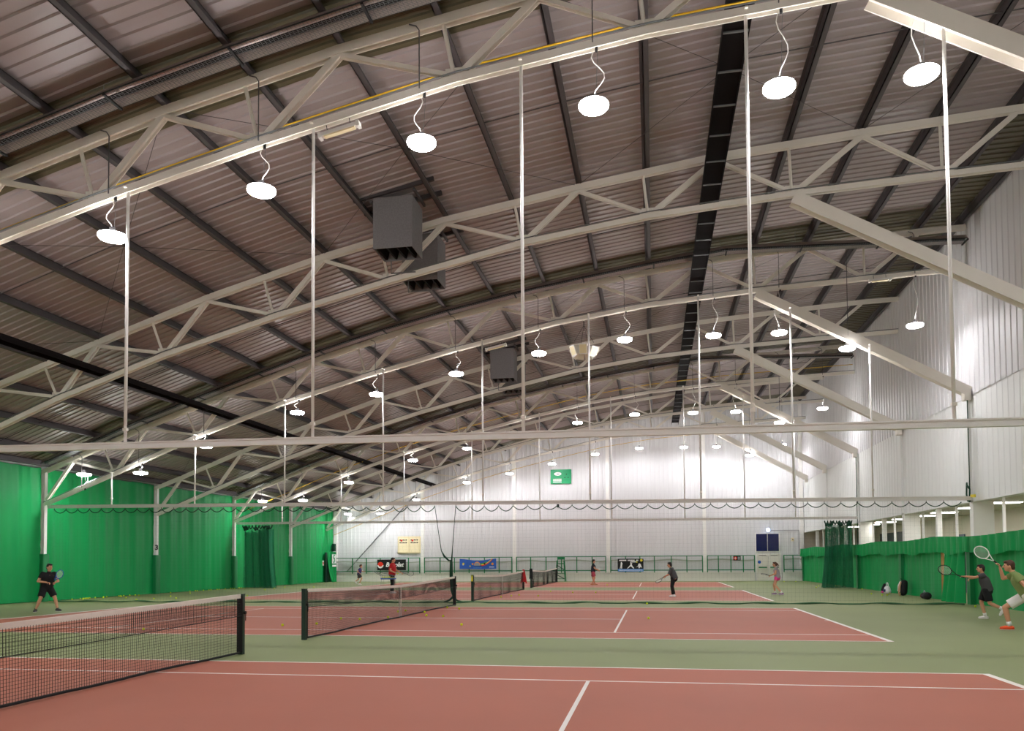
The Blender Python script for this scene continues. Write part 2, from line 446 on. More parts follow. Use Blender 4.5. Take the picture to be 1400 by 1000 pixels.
for k, y in enumerate(TRUSS_Y[1:-1]):
    n = len(TRUSS_Y)-3-k
    c = column(y, 'white steel column with green foot pad, %s from the white end wall' % ORD[n+0] if k != 3 else 'white steel column with green pad and a black number 3')
    if k == 3:
        curve_text('3', .36, M_BLACK, 'number', c, Matrix.Translation((.115, -.12, 2.45)) @ Matrix.Rotation(PI/4, 4, 'Z') @ Matrix.Rotation(PI/2, 4, 'X'), bold=.012)
# ------------------------------------------------------------------ lamps
LX = [(-16.85,5.45),(-14.15,5.45),(-11.15,6.5),(-7.05,7.75),(-3.65,8.36),(-.34,9.03),(2.97,9.67),(6.28,10.03),(9.57,10.0),(11.93,9.97),(14.29,9.26),(16.6,9.97)]
def make_lamp(hang, wig, drop=0):
    t = thing('high_bay_lamp', 'x', 'lamp')
    # origin: diffuser centre; hang = height of the support above it
    MB().lathe([(.02,-.05),(.17,-.045),(.25,-.03),(.275,0)], n=28).build('diffuser', M_LAMP, t, True)
    MB().lathe([(.276,.0),(.28,.02),(.276,.05)], n=28).build('rim', M_RIM, t, True)
    MB().lathe([(.272,.051),(.1,.055)], n=24).build('added_uplight', M_LAMPTOP, t)  # glowing ring unseen from below, added to light the roof
    MB().lathe([(.095,.056),(.09,.1),(.06,.13),(.06,.2),(.03,.22)], n=16).build('housing', M_DKGREY, t, True)
    P = [(0,0,.21)]
    for i in range(1, 9):
        f = i/8; P.append((wig*math.sin(f*PI)*math.sin(f*PI*1.3), .0, .21+(hang-.21)*f))
    MB().tube(P, .010, 6).build('cable', M_WHITE, t, True)
    MB().tube([(.04,0,.21), (.08,0,hang)], .005, 5).build('suspension_chain', M_GREYM, t)
    MB().tube([(.06,.0,hang), (.06,0,hang+.12)], .03, 6).build('hook', M_BLACK, t)
    if drop: MB().tube([(0,-.14,hang+.1), (0,-.14,drop-.14), (-.06,-.14,drop-.05), (-.2,-.14,drop)], .012, 6).build('conduit_drop', M_DKGREY, t)
    return t
ROWS = [(-1.35, None), (14.45, 7), (30.3, 5), (46.15, 3), (60.25, 1)]
def hangof(x, z):
    if x > 14 and x < 15: return max(.35, 11.5-(x-11.14)*4.0/7.16 - .2 - z)
    return bz(x)-.12-z
for (i, (x, z)) in enumerate(LX):
    pr = make_lamp(hangof(x, z), random.choice([-.16, .12, .22, -.08, .18]), tz(x)-z)
    for r, (y, tn) in enumerate(ROWS):
        o = pr if r == 0 else copy_tree(pr)
        o.location = (x, y, z)
        if tn is None: lab = 'lit round high-bay lamp, %s from green curtains, by the near end wall' % ORD[i]
        elif tn == 1: lab = 'lit round high-bay lamp, %s from green curtains, hung before white end wall' % ORD[i]
        else: lab = 'lit round high-bay lamp, %s from green curtains, on %s truss from white end wall' % (ORD[i], ORD[tn-1])
        tag(o, lab, 'lamp', 'high-bay lamps under the trusses')

# ------------------------------------------------------------------ divider rails with hanger poles
POLES = [-15.36,-11.5,-7.5,-3.3,.76,4.92,9.02,12.3,15.0]
RAILS = [(14.45, 4.15, 3.86), (30.1, 4.09, 3.72), (45.8, 4.08, 3.86)]
RLAB = ['long white divider rail without netting, hung from the roof on poles', 'long white divider rail carrying the scalloped green netting', 'thin white divider rail with netting bunched at both ends']
def rail_z(r, x): return r[1]+(r[2]-r[1])*(x+18.3)/36.5
def pole_top(x):
    return bz(x) if x < 11.3 else 11.5-(x-11.14)*4.0/7.16
for k, r in enumerate(RAILS):
    t = thing('divider_rail', RLAB[k], 'rail', (0, r[0], 0), group='divider rails')
    mb = MB()
    p, q = (-18.4, 0, rail_z(r, -18.4)), (18.2, 0, rail_z(r, 18.2))
    mb.bar(p, q, .09, .03, ob=.055); mb.bar(p, q, .022, .1); mb.bar(p, q, .09, .03, ob=-.055)
    mb.build('rail', M_CHROME, t)
    for x in POLES:
        top = pole_top(x)+(.05 if x < 11.3 else 0)
        MB().tube([(x, 0, rail_z(r, x)+.06), (x, 0, top)], .032, 8).build('hanger_pole', M_CHROME, t, True)
        MB().box(x-.04, x+.04, -.04, .04, rail_z(r, x)+.3, rail_z(r, x)+.36).build('clamp', M_STEEL, t); MB().bar((x, -.13, top-.02), (x, .13, top-.02), .06, .03).build('top_bracket', M_STEEL, t)

# ------------------------------------------------------------------ cable trays along the hall
def tray(x, z, wd, lab, rung):
    t = thing('cable_tray', lab, 'cable tray', (x, 0, z))
    y0, y1 = YN+.1, YF-.35
    mb = MB(); mb.box(-wd/2, wd/2, y0, y1, .16, .175); mb.build('pan', M_DUCT, t)
    MB().box(-wd/2-.012, -wd/2, y0, y1, 0, .175).build('side', M_DUCT, t)
    MB().box(wd/2, wd/2+.012, y0, y1, 0, .175).build('side', M_DUCT, t)
    rm = MB().box(-wd/2, wd/2, -.02, .02, .02, .05).mesh('rung', M_GREYM if rung else M_DUCT)
    y = y0+.6
    while y < y1:
        link('rung', rm, t, (0, y, 0)); y += 1.3
tray(9.0, 12.05, .5, 'wide dark cable tray running along the hall under the high roof', True)
tray(-10.25, 7.72, .36, 'dark cable tray running along the hall near the green curtains', False)

# ------------------------------------------------------------------ radiant tube heaters beside the lamp trusses
def heater(y, lab):
    t = thing('radiant_heater', lab, 'heater', (0, y, 0), group='radiant heaters beside the trusses')
    X = [-18.0] + [-16+2.6*i for i in range(11)] + [12.6, 15.2, 18.0]
    hz = lambda x: (tz(x)-.02) if x < 10 else tz(10)-.02-(x-10)*.03
    X = sorted(set(X))
    for a, b in zip(X[:-1], X[1:]):
        mb = MB()
        for (y0, z0), (y1, z1) in (((-.24,-.06),(-.13,.1)), ((-.13,.1),(.13,.1)), ((.13,.1),(.24,-.06))):
            za, zb = hz(a), hz(b)
            mb.add([(a,y0,za+z0),(b,y0,zb+z0),(b,y1,zb+z1),(a,y1,za+z1),(a,y0,za+z0+.012),(b,y0,zb+z0+.012),(b,y1,zb+z1+.012),(a,y1,za+z1+.012)],
                   [(0,1,2,3),(7,6,5,4),(0,4,5,1),(1,5,6,2),(2,6,7,3),(3,7,4,0)])
        mb.build('reflector', M_REFL, t)
        MB().bar((b, -.27, hz(b)-.09), (b, .27, hz(b)-.09), .05, .04).build('bracket', M_BLACK, t)
    MB().tube([(x, 0, hz(x)-.0) for x in X], .045, 8).build('burner_tube', M_DUCT, t, True)
    MB().tube([(x, -.25, hz(x)-.05) for x in X], .014, 5).build('edge_rail', M_BLACK, t)
    MB().tube([(x, .25, hz(x)-.05) for x in X], .014, 5).build('edge_rail', M_BLACK, t)
    g = MB()
    for yy in [-.2+.04*i for i in range(11)]:
        for a, b in zip(X[:-1], X[1:]): g.bar((a, yy, hz(a)-.075), (b, yy, hz(b)-.075), .006, .004)
    x = X[0]
    while x < 18: g.bar((x, -.24, hz(x)-.07), (x, .24, hz(x)-.07), .006, .004); x += .08
    tag(g.build('guard_mesh', M_GREYM, t), kind='stuff')
    for x in X[1:-1:1]:
        MB().tube([(x-.2, 0, hz(x-.2)+.1), (x-.2, 0, tz(x-.2)+.3)], .008, 5).build('hanger', M_GREYM, t)
for y, lab in ((13.55, 'long mesh-guarded radiant heater before seventh truss from white end wall'), (29.4, 'long radiant heater beside the truss of the scalloped net'), (45.25, 'long radiant heater beside the truss with bunched netting below')):
    heater(y, lab)
# yellow gas pipes and grey conduits along trusses
for y, lab in ((14.9, 'yellow gas pipe along the seventh truss from white end wall'), (46.5, 'yellow gas pipe along the third truss from white end wall'), (61.95, 'yellow gas pipe following the roof line on the white end wall')):
    off = .52 if y < 60 else -.35
    o = MB().tube([(x, y, bz(x)+off) for x in BX], .019, 6).build('gas_pipe', M_YELLOW, None, True); tag(o, lab, 'pipe', 'yellow gas pipes')

# ------------------------------------------------------------------ acoustic fan boxes hung between purlins
def fan_box(y, lab, back):
    zt = 11.62
    t = thing('fan_box', lab, 'fan unit', (.36, y, zt), group='grey fan boxes in the roof')
    w2, d, h = .56, .95, 1.42
    mb = MB()
    mb.box(-w2, w2, 0, .02, -h, 0); mb.box(-w2, w2, d-.02, d, -h, 0); mb.box(-w2, -w2+.02, .02, d-.02, -h, 0); mb.box(w2-.02, w2, .02, d-.02, -h, 0); mb.box(-w2+.02, w2-.02, .02, d-.02, -.04, -.0)
    mb.box(-w2+.02, w2-.02, .02, d-.02, -h+.55, -h+.57)
    mb.build('casing', M_FOAM, t)
    for k in range(4):
        x = -w2+.14+k*.28
        MB().bar((x, .03, -h+.28), (x, d-.03, -h+.28), .06, .5, up=(.25,0,1)).build('splitter', M_DUCT, t)
    for yy in (0.05, d-.05):
        MB().bar((-1.15, yy, .0), (1.15, yy, .42), .08, .12).build('support_beam', M_PURLIN, t)
    for xx in (-w2-.05, w2+.05):
        MB().bar((xx, -.05, .02+.2*xx), (xx, d+.05, .02+.2*xx), .06, .08).build('side_beam', M_PURLIN, t)
    MB().tube([(-w2+.2, d if not back else 0, -h), (-w2+.2, d if not back else 0, -h-.35), (w2-.2, d if not back else 0, -h-.35)], .02, 6).build('drain_pipe', M_GREYM, t)
fan_box(20.45, 'grey fan box before the sixth truss from white end wall', 0)
fan_box(23.0, 'grey fan box behind the sixth truss from white end wall', 1)
fan_box(36.3, 'grey fan box before the fourth truss from white end wall', 0)
fan_box(38.9, 'grey fan box behind the fourth truss from white end wall', 1)

# loudspeaker cluster
t = thing('loudspeaker_cluster', 'ring of off-white horn loudspeakers hung from a truss on cables', 'loudspeaker', (4.68, 30.85, 10.0))
mb = MB(); mb.lathe([(.1,-.12),(.2,-.1),(.2,.1),(.1,.12)], n=12); mb.build('hub', M_SPK, t)
for k in range(7):
    a = 2*PI*k/7-PI/2; rot = Matrix.Rotation(a, 4, 'Z') @ Matrix.Rotation(.38+.12*(k % 2), 4, 'Y')
    def horn(m, x0, x1, a0, b0, a1, b1):
        vs = [(x0,-a0,-b0),(x0,a0,-b0),(x0,a0,b0),(x0,-a0,b0),(x1,-a1,-b1),(x1,a1,-b1),(x1,a1,b1),(x1,-a1,b1)]
        m.add([rot @ Vector(v) for v in vs], [(0,1,2,3),(7,6,5,4),(0,4,5,1),(1,5,6,2),(2,6,7,3),(3,7,4,0)])
    m = MB(); horn(m, .22, .56, .07, .1, .16, .2); h = m.build('horn', M_SPK, t)
    m = MB(); horn(m, .555, .57, .13, .165, .13, .165); m.build('grille', M_CREAM, h)
for k in range(4):
    a = PI/2*k+.4; MB().tube([(.4*math.cos(a), .4*math.sin(a), .2), (0,0,.85)], .008, 5).build('cable', M_BLACK, t)
MB().tube([(0,0,.84), (0,0,1.06)], .02, 6).build('hook', M_BLACK, t); MB().bar((0,-.5,1.06), (0,.05,1.06), .05, .05).build('bracket_arm', M_STEEL, t)
# batten fittings under the trusses
for (x, y, z, L, lab) in ((1.35, 14.32, 10.05, .8, 'white batten light under the seventh truss from white end wall'), (1.3, 30.1, 10.0, .8, 'white batten light beside the roof fan box and scalloped net truss'), (15.4, 30.1, 11.68, .7, 'white batten light near the tall white side wall')):
    sl = (bz(x+.3)-bz(x-.3))/.6
    t = thing('batten_light', lab, 'light fitting', (x, y, z), group='white batten fittings'); t.rotation_euler = (0, -math.atan(sl), 0)
    MB().box(-L/2, L/2, -.06, .06, -.05, .02).build('body', M_WHITE, t)
    MB().box(-L/2+.08, L/2-.08, -.05, .05, -.075, -.05).build('cover', M_CREAM2, t)
    for s in (-1, 1):
        MB().box(s*L/2-.03, s*L/2+.03, -.07, .07, -.08, .03).build('end_cap', M_WHITE, t)
        MB().tube([(s*L*.3, 0, .02), (s*L*.3, 0, .16)], .008, 5).build('hanger', M_BLACK, t)

# ------------------------------------------------------------------ left green curtains, one per bay
def wav(y, z, sd):
    return (.05*math.sin(y*1.9+sd)+.03*math.sin(y*5.3+sd*2.1+.15*z)+.018*math.sin(y*11+sd*3+.3*z))*(.5+.5*min(1, z/3))
BAY = [YN]+TRUSS_Y[:-1]+[YF-.3]
BL = ['two bays past the', 'past']
for k in range(len(BAY)-1):
    y0, y1 = BAY[k]+.13, BAY[k+1]-.13
    n = len(BAY)-2-k
    top = tz(XL+.12)+ROOF_OFF-.22
    def fn(u, v):
        y = y0+u*(y1-y0); z = .02+v*(top-.02)
        e = min(u, 1-u)*(y1-y0)
        pk = .03*math.sin(z*9+math.sin(z*3)*2)*math.exp(-e*2.2)*(1-v)
        return (XL+.16+wav(y, z, k*1.7)+pk, y, z)
    lab = 'tall green wall curtain, %s bay from the white end wall' % ORD[n]
    t = thing('wall_curtain', lab, 'curtain', (0,0,0), group='green curtains on the long wall')
    MB().grid(fn, 110, 26).build('fabric', M_CURT, t, True)
    MB().tube([(XL+.2+wav(y0+(y1-y0)*i/60, 0, k*1.7), y0+(y1-y0)*i/60, .04) for i in range(61)], .03, 6).build('hem', M_CURT, t, True)
    MB().tube([(XL+.14, y0, top), (XL+.14, y1, top)], .025, 6).build('curtain_rail', M_GREYM, t)
# folded-back flap with a sign near the far corner
t = thing('curtain_flap', 'loose green curtain flap with white sign beside the white end wall', 'curtain', (XL+.35, 60.95, 0))
def fnf(u, v):
    z = 2.45*v; y = -.7+u*1.7+.35*(1-v)**2*(1-u)
    return (.06+.09*math.sin(u*14)*(1-v*.6)+.25*(1-v)**2*(1-u), y, z)
MB().grid(fnf, 40, 16).build('fabric', M_CURT, t, True)
MB().box(-.05, .04, -.95, -.55, .0, 2.4).build('gap_shade', M_DKGREEN, t)  # solid dark box standing in for the shade inside the gap
MB().box(.16, .18, .0, .85, 1.5, 2.25).build('sign_board', M_WHP, t)
P = [(.02,.15),(.25,.1),(.42,.28),(.38,.5),(.2,.55),(.25,.7),(.45,.68),(.42,.78),(.12,.76),(.1,.45),(.28,.4),(.3,.28),(.18,.22)]
MB().poly([(.18, .15+a, 1.45+b) for a, b in P], (1,0,0), .01).build('sign_emblem', M_SIGNG, t)
MB().box(.16, .18, .05, .85, 1.25, 1.4).build('sign_strip', M_WHP, t)
t = thing('wall_box', 'small dark green box high on the curtain by the end wall', 'box', (XL+.3, 61.65, 2.5))
MB().box(-.02, .18, -.18, .18, 0, .62).build('body', M_DKGREEN, t); MB().box(.18, .2, -.15, .15, .05, .57).build('cover', M_NETG, t)
t = thing('notice_card', 'small white notice with red mark on the green curtain', 'notice', (XL+.2, 59.9, 1.35))
MB().box(0, .015, -.12, .12, 0, .4).build('card', M_WHP, t); MB().box(.015, .02, -.08, .08, .12, .28).build('mark', M_REDP, t)

# ------------------------------------------------------------------ right gallery pillars, mullions, curtains, lamps
for k, y in enumerate([6.5, 14.45, 22.4, 30.5, 38.35, 46.1, 54.2]):
    o = MB().box(XR+.05, XR+.65, y-.14, y+.14, 0, ZO).build('gallery_pillar', M_WHITE, wr)
    MB().box(XR-.03, XR+.05, y-.16, y+.16, 0, ZO+.02).build('pillar_face', M_WHITE, wr)
    MB().box(XR-.1, XR+.02, y-.1, y+.1, ZO, ZB).build('pilaster', M_WALL2, wr)
for y in (10.4, 18.4, 26.3, 34.35, 42.0, 50.1, 58.4):
    MB().box(XR+.06, XR+.24, y-.1, y+.1, 0, ZO).build('mullion', M_WHITE, wr)
for y in (28.3, 32.4, 36.2, 40.25, 44.0, 48.1, 52.0, 56.4):
    MB().box(XR+.1, XR+.18, y-.035, y+.035, 0, ZO).build('glazing_bar', M_WHITE, wr)
for k, y in enumerate((9.2, 12.2, 15.1, 18.1, 21.1, 24.2, 27.4, 30.7, 33.65, 36.7, 39.4, 42.4, 45.5, 48.6, 51.6)):
    t = thing('gallery_light', 'white fluorescent panel on the gallery ceiling, %s from the camera end' % 'x', 'lamp', (19.55, y, ZO-.04), group='fluorescent panels on the gallery ceiling')
    t['label'] = 'flat white fluorescent panel on side gallery ceiling, %s from the white end wall' % (ORD+['thirteenth','fourteenth','fifteenth'])[14-k]
    MB().box(-.5, .5, -.3, .3, -.03, .005).build('frame', M_WHITE, t); MB().box(-.46, .46, -.26, .26, -.05, -.03).build('diffuser', M_FLUO, t)
CB = [YN+.1, 6.5, 14.45, 22.4, 30.5, 38.35, 46.1, 54.2, YF-.35]
for k in range(len(CB)-1):
    y0, y1 = CB[k]+.02, CB[k+1]-.02; n = len(CB)-2-k
    t = thing('gallery_curtain', 'low green curtain with gathered valance, %s bay from the white end wall' % ORD[n], 'curtain', (0,0,0), group='low green curtains along the gallery')
    gap = 1.55 if k == 4 else 0                      # the curtain is pulled back from the wooden board
    def fl_(u, v):
        y = y0+.15+gap*1.55+u*(y1-y0-.3-gap*1.55) if k == 4 else y0+.15+u*(y1-y0-.3)
        z = .02+v*1.9
        return (XR-.16+.03*math.sin(y*4.1+k)+.02*math.sin(y*13+k)*v+.05*(1-v)*math.sin(y*.9), y, z)
    MB().grid(fl_, 70, 10).build('lower_fabric', M_CURTR, t, True)
    def fv(u, v):
        y = y0+u*(y1-y0); sg = .05*math.sin(y*1.3+k*2)+.03*math.sin(y*3.1)
        return (XR-.36+.035*math.sin(y*9+k+math.sin(y*2))+.03*(1-v)*math.sin(y*21), y, 1.82+sg*(1-v)+v*(2.42-1.82+.04*math.sin(y*.8)))
    MB().grid(fv, 120, 6).build('valance', M_CURTR, t, True)
    MB().tube([(XR-.15, y0, 2.38), (XR-.15, y1, 2.38)], .025, 6).build('curtain_rail', M_GREYM, t)
    mb = MB(); mb.box(XR-.26, XR-.05, y1-.3, y1-.01, 0, 1.95); mb.build('post_pad', M_PAD, t)
    if k == 4:
        def fb(u, v):
            y = 30.5+u*1.95; z = .02+1.86*v
            return (XR-.3+.09*math.sin(u*22)*(1.1-v*.4)-.15*(1-v)*math.sin(u*3), y+.3*(1-v)*math.sin(u*2), z)
        MB().grid(fb, 60, 12).build('bunched_fabric', M_CURTR, t, True)
o = thing('wood_board', 'upright orange-brown wooden board in the gap of the low green curtain', 'board', (XR-.2, 32.95, 0))
mb = MB(); mb.poly([(0, -.5, .0), (0, .12, .0), (0, .12, 1.85), (0, -.1, 1.85), (0, -.42, .6)], (-1,0,0), .03); mb.build('panel', M_WOOD, o)
MB().box(-.03, .0, .1, .14, 0, 1.86).build('edge_strip', M_BROWN, o)

# ------------------------------------------------------------------ tennis nets
NAMES = ['tennis net before the first divider rail, white tape and black mesh', 'tennis net with white centre strap beside the gathered divider net', 'tennis net with a red jacket hung on one post', 'tennis net nearest the white end wall, beside the umpire chair']
PO = 6.415
def tennis_net(cy, k):
    t = thing('tennis_net', NAMES[k], 'net', (0, cy, 0), group='tennis nets')
    top = lambda y: .914+(1.03-.914)*(abs(y)/PO)**1.3
    rnd = random.Random(k)
    bx = lambda y, z: .03*math.sin(y*1.1+k)*(1-z/1.0)+.02*math.sin(y*2.7+2*k)*(1-z)
    nv = int(2*(PO-.06)/.045); g = MB(); th = .0036
    def strand(P, t_):
        for a, b in zip(P[:-1], P[1:]): g.bar(a, b, t_, t_, up=(1,0,.01))
    for i in range(nv+1):
        y = -PO+.06+i*(2*PO-.12)/nv; tt = top(y)
        strand([(bx(y, z), y, z) for z in (.03, tt*.35, tt*.7, tt)], th)
    nh = 22
    for j in range(nh):
        f = (j+.3)/nh; P = []
        for i in range(41):
            y = -PO+.06+i*(2*PO-.12)/40; z = .03+(top(y)-.03)*f; P.append((bx(y, z), y, z))
        strand(P, th)
    # doubled netting under the tape
    for i in range(nv if k < 2 else 0):
        y = -PO+.08+(i+.5)*(2*PO-.16)/nv; tt = top(y)
        strand([(.025, y, tt-.02), (.03, y, tt-.33)], th)
    for f in ((.06, .12, .18, .24, .3) if k < 2 else ()):
        strand([(.028, -PO+.06+i*(2*PO-.12)/40, top(-PO+.06+i*(2*PO-.12)/40)-f) for i in range(41)], th)
    tag(g.build('netting', M_NET, t), kind='stuff')
    def along(fn, r, nm, m, n=60, sd=6): MB().tube([fn(-PO+.05+i*(2*PO-.1)/n) for i in range(n+1)], r, sd).build(nm, m, t, True)
    along(lambda y: (.035, y, top(y)-.34), .007, 'inner_hem', M_NET)
    along(lambda y: (bx(y, 0)+.01*rnd.uniform(-1, 1), y, .035), .02, 'bottom_cord', M_NET)
    hb = MB()
    n = 60
    ys = [-PO+.05+i*(2*PO-.1)/n for i in range(n+1)]
    for y0, y1 in zip(ys[:-1], ys[1:]):
        hb.bar((0, y0, top(y0)+.005), (0, y1, top(y1)+.005), .036+.008*rnd.random(), .075)
    hb.build('headband', M_TAPE, t)
    MB().tube([(0, -PO, 1.05), (0, -PO+.2, top(-PO)+.02)], .006, 6).build('net_cable', M_GREYM, t)
    st = MB(); st.box(-.028, -.022, -.025, .025, .02, .95); st.box(.022, .028, -.025, .025, .02, .95); st.box(-.028, .028, -.025, .025, .95, .956); st.build('centre_strap', M_TAPE, t)
    for s in (-1, 1):
        p = MB(); p.box(-.045, .045, s*PO-.045, s*PO+.045, 0, 1.06); p.box(-.05, .05, s*PO-.05, s*PO+.05, 1.06, 1.075); po = p.build('net_post', M_DKGREEN, t)
        MB().box(-.055, .055, s*PO-s*.05-.006, s*PO-s*.05+.006, .04, 1.04).build('lacing_bar', M_BLACK, po)
        q = MB(); q.tube([(.05, s*PO, .74), (.09, s*PO, .74)], .03, 8); q.tube([(.085, s*PO, .74), (.085, s*PO, .6)], .008, 5); q.build('winder', M_BLACK, po)
for k, cy in enumerate(COURTS): tennis_net(cy, k)

# garments hung on posts
def garment(name, lab, cat, loc, m, L, w0, w1, seed):
    rnd = random.Random(seed)
    t = thing(name, lab, cat, loc)
    mb = MB(); n = 18; K = 9
    for i in range(K+1):
        f = i/K; r = w0+(w1-w0)*f**.8
        for j in range(n):
            a = 2*PI*j/n; q = r*(1+.22*math.sin(a*4+seed+f*1.5)*f+.1*math.sin(a*7+seed))
            mb.v.append((q*math.cos(a)*.75, q*math.sin(a), -L*f*(1+.06*math.sin(a*2+seed))))
    for i in range(K):
        for j in range(n): mb.f.append((i*n+j, i*n+(j+1)%n, (i+1)*n+(j+1)%n, (i+1)*n+j))
    mb.f.append(tuple(range(n)))
    mb.build('cloth', m, t, True)
    s = MB(); s.tube([(0,w0*.9,-.12), (.02,w0*1.7,-.3), (.0,w0*1.8,-.55)], [.05,.055,.05], 8); s.build('sleeve', m, t, True)
    return t
g = garment('hung_jacket', 'red jacket hung over a net post', 'jacket', (0, COURTS[2]+PO, 1.14), M_TSRED, .74, .07, .22, 1)
MB().box(.11, .125, -.03, .03, -.42, -.36).build('badge', M_ORP, g)
garment('hung_jumper', 'black jumper draped over a net post', 'jumper', (0, COURTS[3]-PO, 1.16), M_TSBLACK, .6, .1, .14, 2)
o = MB().lathe([(.02,-.01),(.035,0),(.035,.16),(.02,.2),(.012,.24)], (0, COURTS[2]-PO-.078, .82), 12).build('post_canister', M_YEP); tag(o, 'small yellow canister fixed to a net post top', 'canister')

# ------------------------------------------------------------------ divider netting
def ropeline(name, pts, r, m, parent, smooth=True): return MB().tube(pts, r, 6).build(name, m, parent, smooth)
R2 = RAILS[1]
def netting(lab, x0, x1, edge, side):
    t = thing('divider_net', lab, 'net', (0, R2[0], 0), group='scalloped divider netting')
    n = max(3, int(abs(x1-x0)/.56)); dx = (x1-x0)/n
    zt = lambda x: rail_z(R2, x)-.13
    P = []
    for i in range(n):
        sg = .15 if abs((x0+i*dx)-(-.75)) > 2.5 else .2
        for j in range(8):
            f = j/8; P.append((x0+dx*(i+f), 0, zt(x0+dx*(i+f))-sg*4*f*(1-f)))
        MB().tube([(x0+dx*i, 0, zt(x0+dx*i)), (x0+dx*i, 0, rail_z(R2, x0+dx*i)-.06)], .012, 5).build('glider', M_BLACK, t)
    P.append((x1, 0, zt(x1)))
    ropeline('top_cord', P, .018, M_NETG, t)
    g = MB(); th = .0014; step = .14; K = int(abs(x1-x0)/step)
    def topz(x):
        f = ((x-x0)/dx) % 1; return zt(x)-.15*4*f*(1-f)
    def warp(x, z):                                   # pull towards the gathered edge near the opening
        f = (x-x0)/(x1-x0); d = abs(x1-x) if side else abs(x-x0)
        zz = max(0, min(1, (3.6-z)/2.0)); k = math.exp(-(d/2.2)**2)
        return x+edge*zz*k
    for i in range(K+1):
        x = x0+(x1-x0)*i/K; tp = topz(x)
        Pz = [tp*(j/6) for j in range(7)]
        for a, b in zip(Pz[:-1], Pz[1:]): g.bar((warp(x, a), 0, a+.01), (warp(x, b), 0, b+.01), th, th, up=(0,1,.01))
    for j in range(1, 27):
        z = j*.14; M = max(8, int(abs(x1-x0)/.5))
        for i in range(M):
            a = x0+(x1-x0)*i/M; b = x0+(x1-x0)*(i+1)/M
            g.bar((warp(a, z), 0, z), (warp(b, z), 0, z), th, th, up=(0,1,.01))
    tag(g.build('netting', M_NETG, t), kind='stuff')
    H = []
    M = 90
    for i in range(M+1):
        x = x0+(x1-x0)*i/M; H.append((warp(x, 0), .10*math.sin(x*1.7)+.05*math.sin(x*4.3), .03+.02*math.sin(x*3)))
    ropeline('hem', H, [.02+.022*(.5+.5*math.sin(i*.9)) for i in range(M+1)], mat('faded hem', (60, 104, 70), .8), t)
    return t
tl = netting('left-hand green divider netting running to the long green curtain wall', -18.1, -1.18, .55, True)
tr = netting('green divider netting running from the opening to the gallery side', -.33, 17.9, -.28, False)
ropeline('edge_cord', [(-1.18,0,3.83), (-1.05,0,2.9), (-.92,0,2.05), (-.8,0,1.83), (-.62,0,1.66), (-.53,0,1.66)], [.014,.014,.016,.04,.035,.03], M_NETG, tl)
ropeline('gathered_tail', [(-.52,-.03,1.66), (-.53,-.03,1.2), (-.53,-.03,.8), (-.5,-.03,.5), (-.42,-.04,.27), (-.58,-.06,.12), (-.8,-.05,.05)], [.045,.055,.05,.05,.06,.04,.03], M_NETG, tl)
ropeline('edge_cord', [(-.33,0,3.8), (-.4,0,3.0), (-.47,0,2.1), (-.5,0,1.72), (-.5,0,1.6)], [.014,.014,.016,.03,.03], M_NETG, tr)
ropeline('gathered_tail', [(-.5,.03,1.6), (-.5,.03,1.0), (-.47,.03,.45), (-.44,.04,.24), (-.3,.06,.1), (-.1,.06,.05)], [.03,.04,.05,.05,.03,.03], M_NETG, tr)
# bunched netting on the third rail
def net_mat():
    m = bpy.data.materials.new('gathered netting'); m.use_nodes = True; nt = m.node_tree
    b = nt.nodes['Principled BSDF']; b.inputs['Base Color'].default_value = (*lin((8, 112, 74)), 1); b.inputs['Roughness'].default_value = .8
    tc = nt.nodes.new('ShaderNodeTexCoord'); ch = nt.nodes.new('ShaderNodeTexNoise'); ch.inputs['Scale'].default_value = 45
    cr = nt.nodes.new('ShaderNodeMapRange'); cr.inputs['From Min'].default_value = .46; cr.inputs['From Max'].default_value = .52
    nt.links.new(tc.outputs['Object'], ch.inputs['Vector']); nt.links.new(ch.outputs['Fac'], cr.inputs['Value']); nt.links.new(cr.outputs[0], b.inputs['Alpha'])
    return m
M_NETB = net_mat()
R3 = RAILS[2]
def bunch(lab, x0, x1, sgn, seed):
    t = thing('gathered_net', lab, 'net', (0, R3[0], 0), group='bunched divider netting')
    zt = rail_z(R3, x0)-.12
    def fn(off, amp):
        def f_(u, v):
            x = x0+u*(x1-x0); z = .04+v*(zt-.35-.04)
            lean = sgn*.25*(1-v)**2*u
            return (x+.06*math.sin(u*30+seed+v)-lean, off+amp*math.sin(u*26+seed+off*9)*(.6+.4*v)+.12*(1-v)*math.sin(u*7), z+.1*math.sin(u*26+seed)*v)
        return f_
    MB().grid(fn(0, .16), 90, 14).build('net_fold', M_NETB, t, True)
    MB().grid(fn(.16, .12), 90, 14).build('net_fold', M_NETB, t, True)
    xa = x0+(x1-x0)*.55
    MB().grid(lambda u, v: (xa+u*(x1-xa)-sgn*.2*(1-v)**2, -.12+.12*math.sin(u*20+seed), .04+v*(zt-.3)), 50, 12).build('net_fold', M_NETB, t, True)
    P = []
    n = 9
    for i in range(n*4+1):
        f = i/(n*4); P.append((x0+f*(x1-x0), 0, zt-.22*abs(math.sin(f*n*PI))-.02))
    ropeline('top_cord', P, .035, M_NETG, t)
    for q in range(3):
        c = x0+(x1-x0)*(.12, .45, .82)[q]
        m = MB()
        for s_ in range(7): m.ell((c+random.uniform(-.2, .2)*(1 if q == 2 else .5), random.uniform(-.1, .1), zt-.18+random.uniform(-.1, .08)), .08, .07, .09, 8, 6)
        m.build('cord_knot', M_NETG, t, True)
bunch('green netting gathered in folds before the long green curtain', -18.0, -16.0, -1, .4)
bunch('dark green netting gathered in folds before the low gallery curtain', 17.92, 16.5, 1, 2.2)
ropeline_t = thing('tether_rope', 'thin dark green rope hanging down the tall side wall', 'rope', (18.22, 45.9, 0))
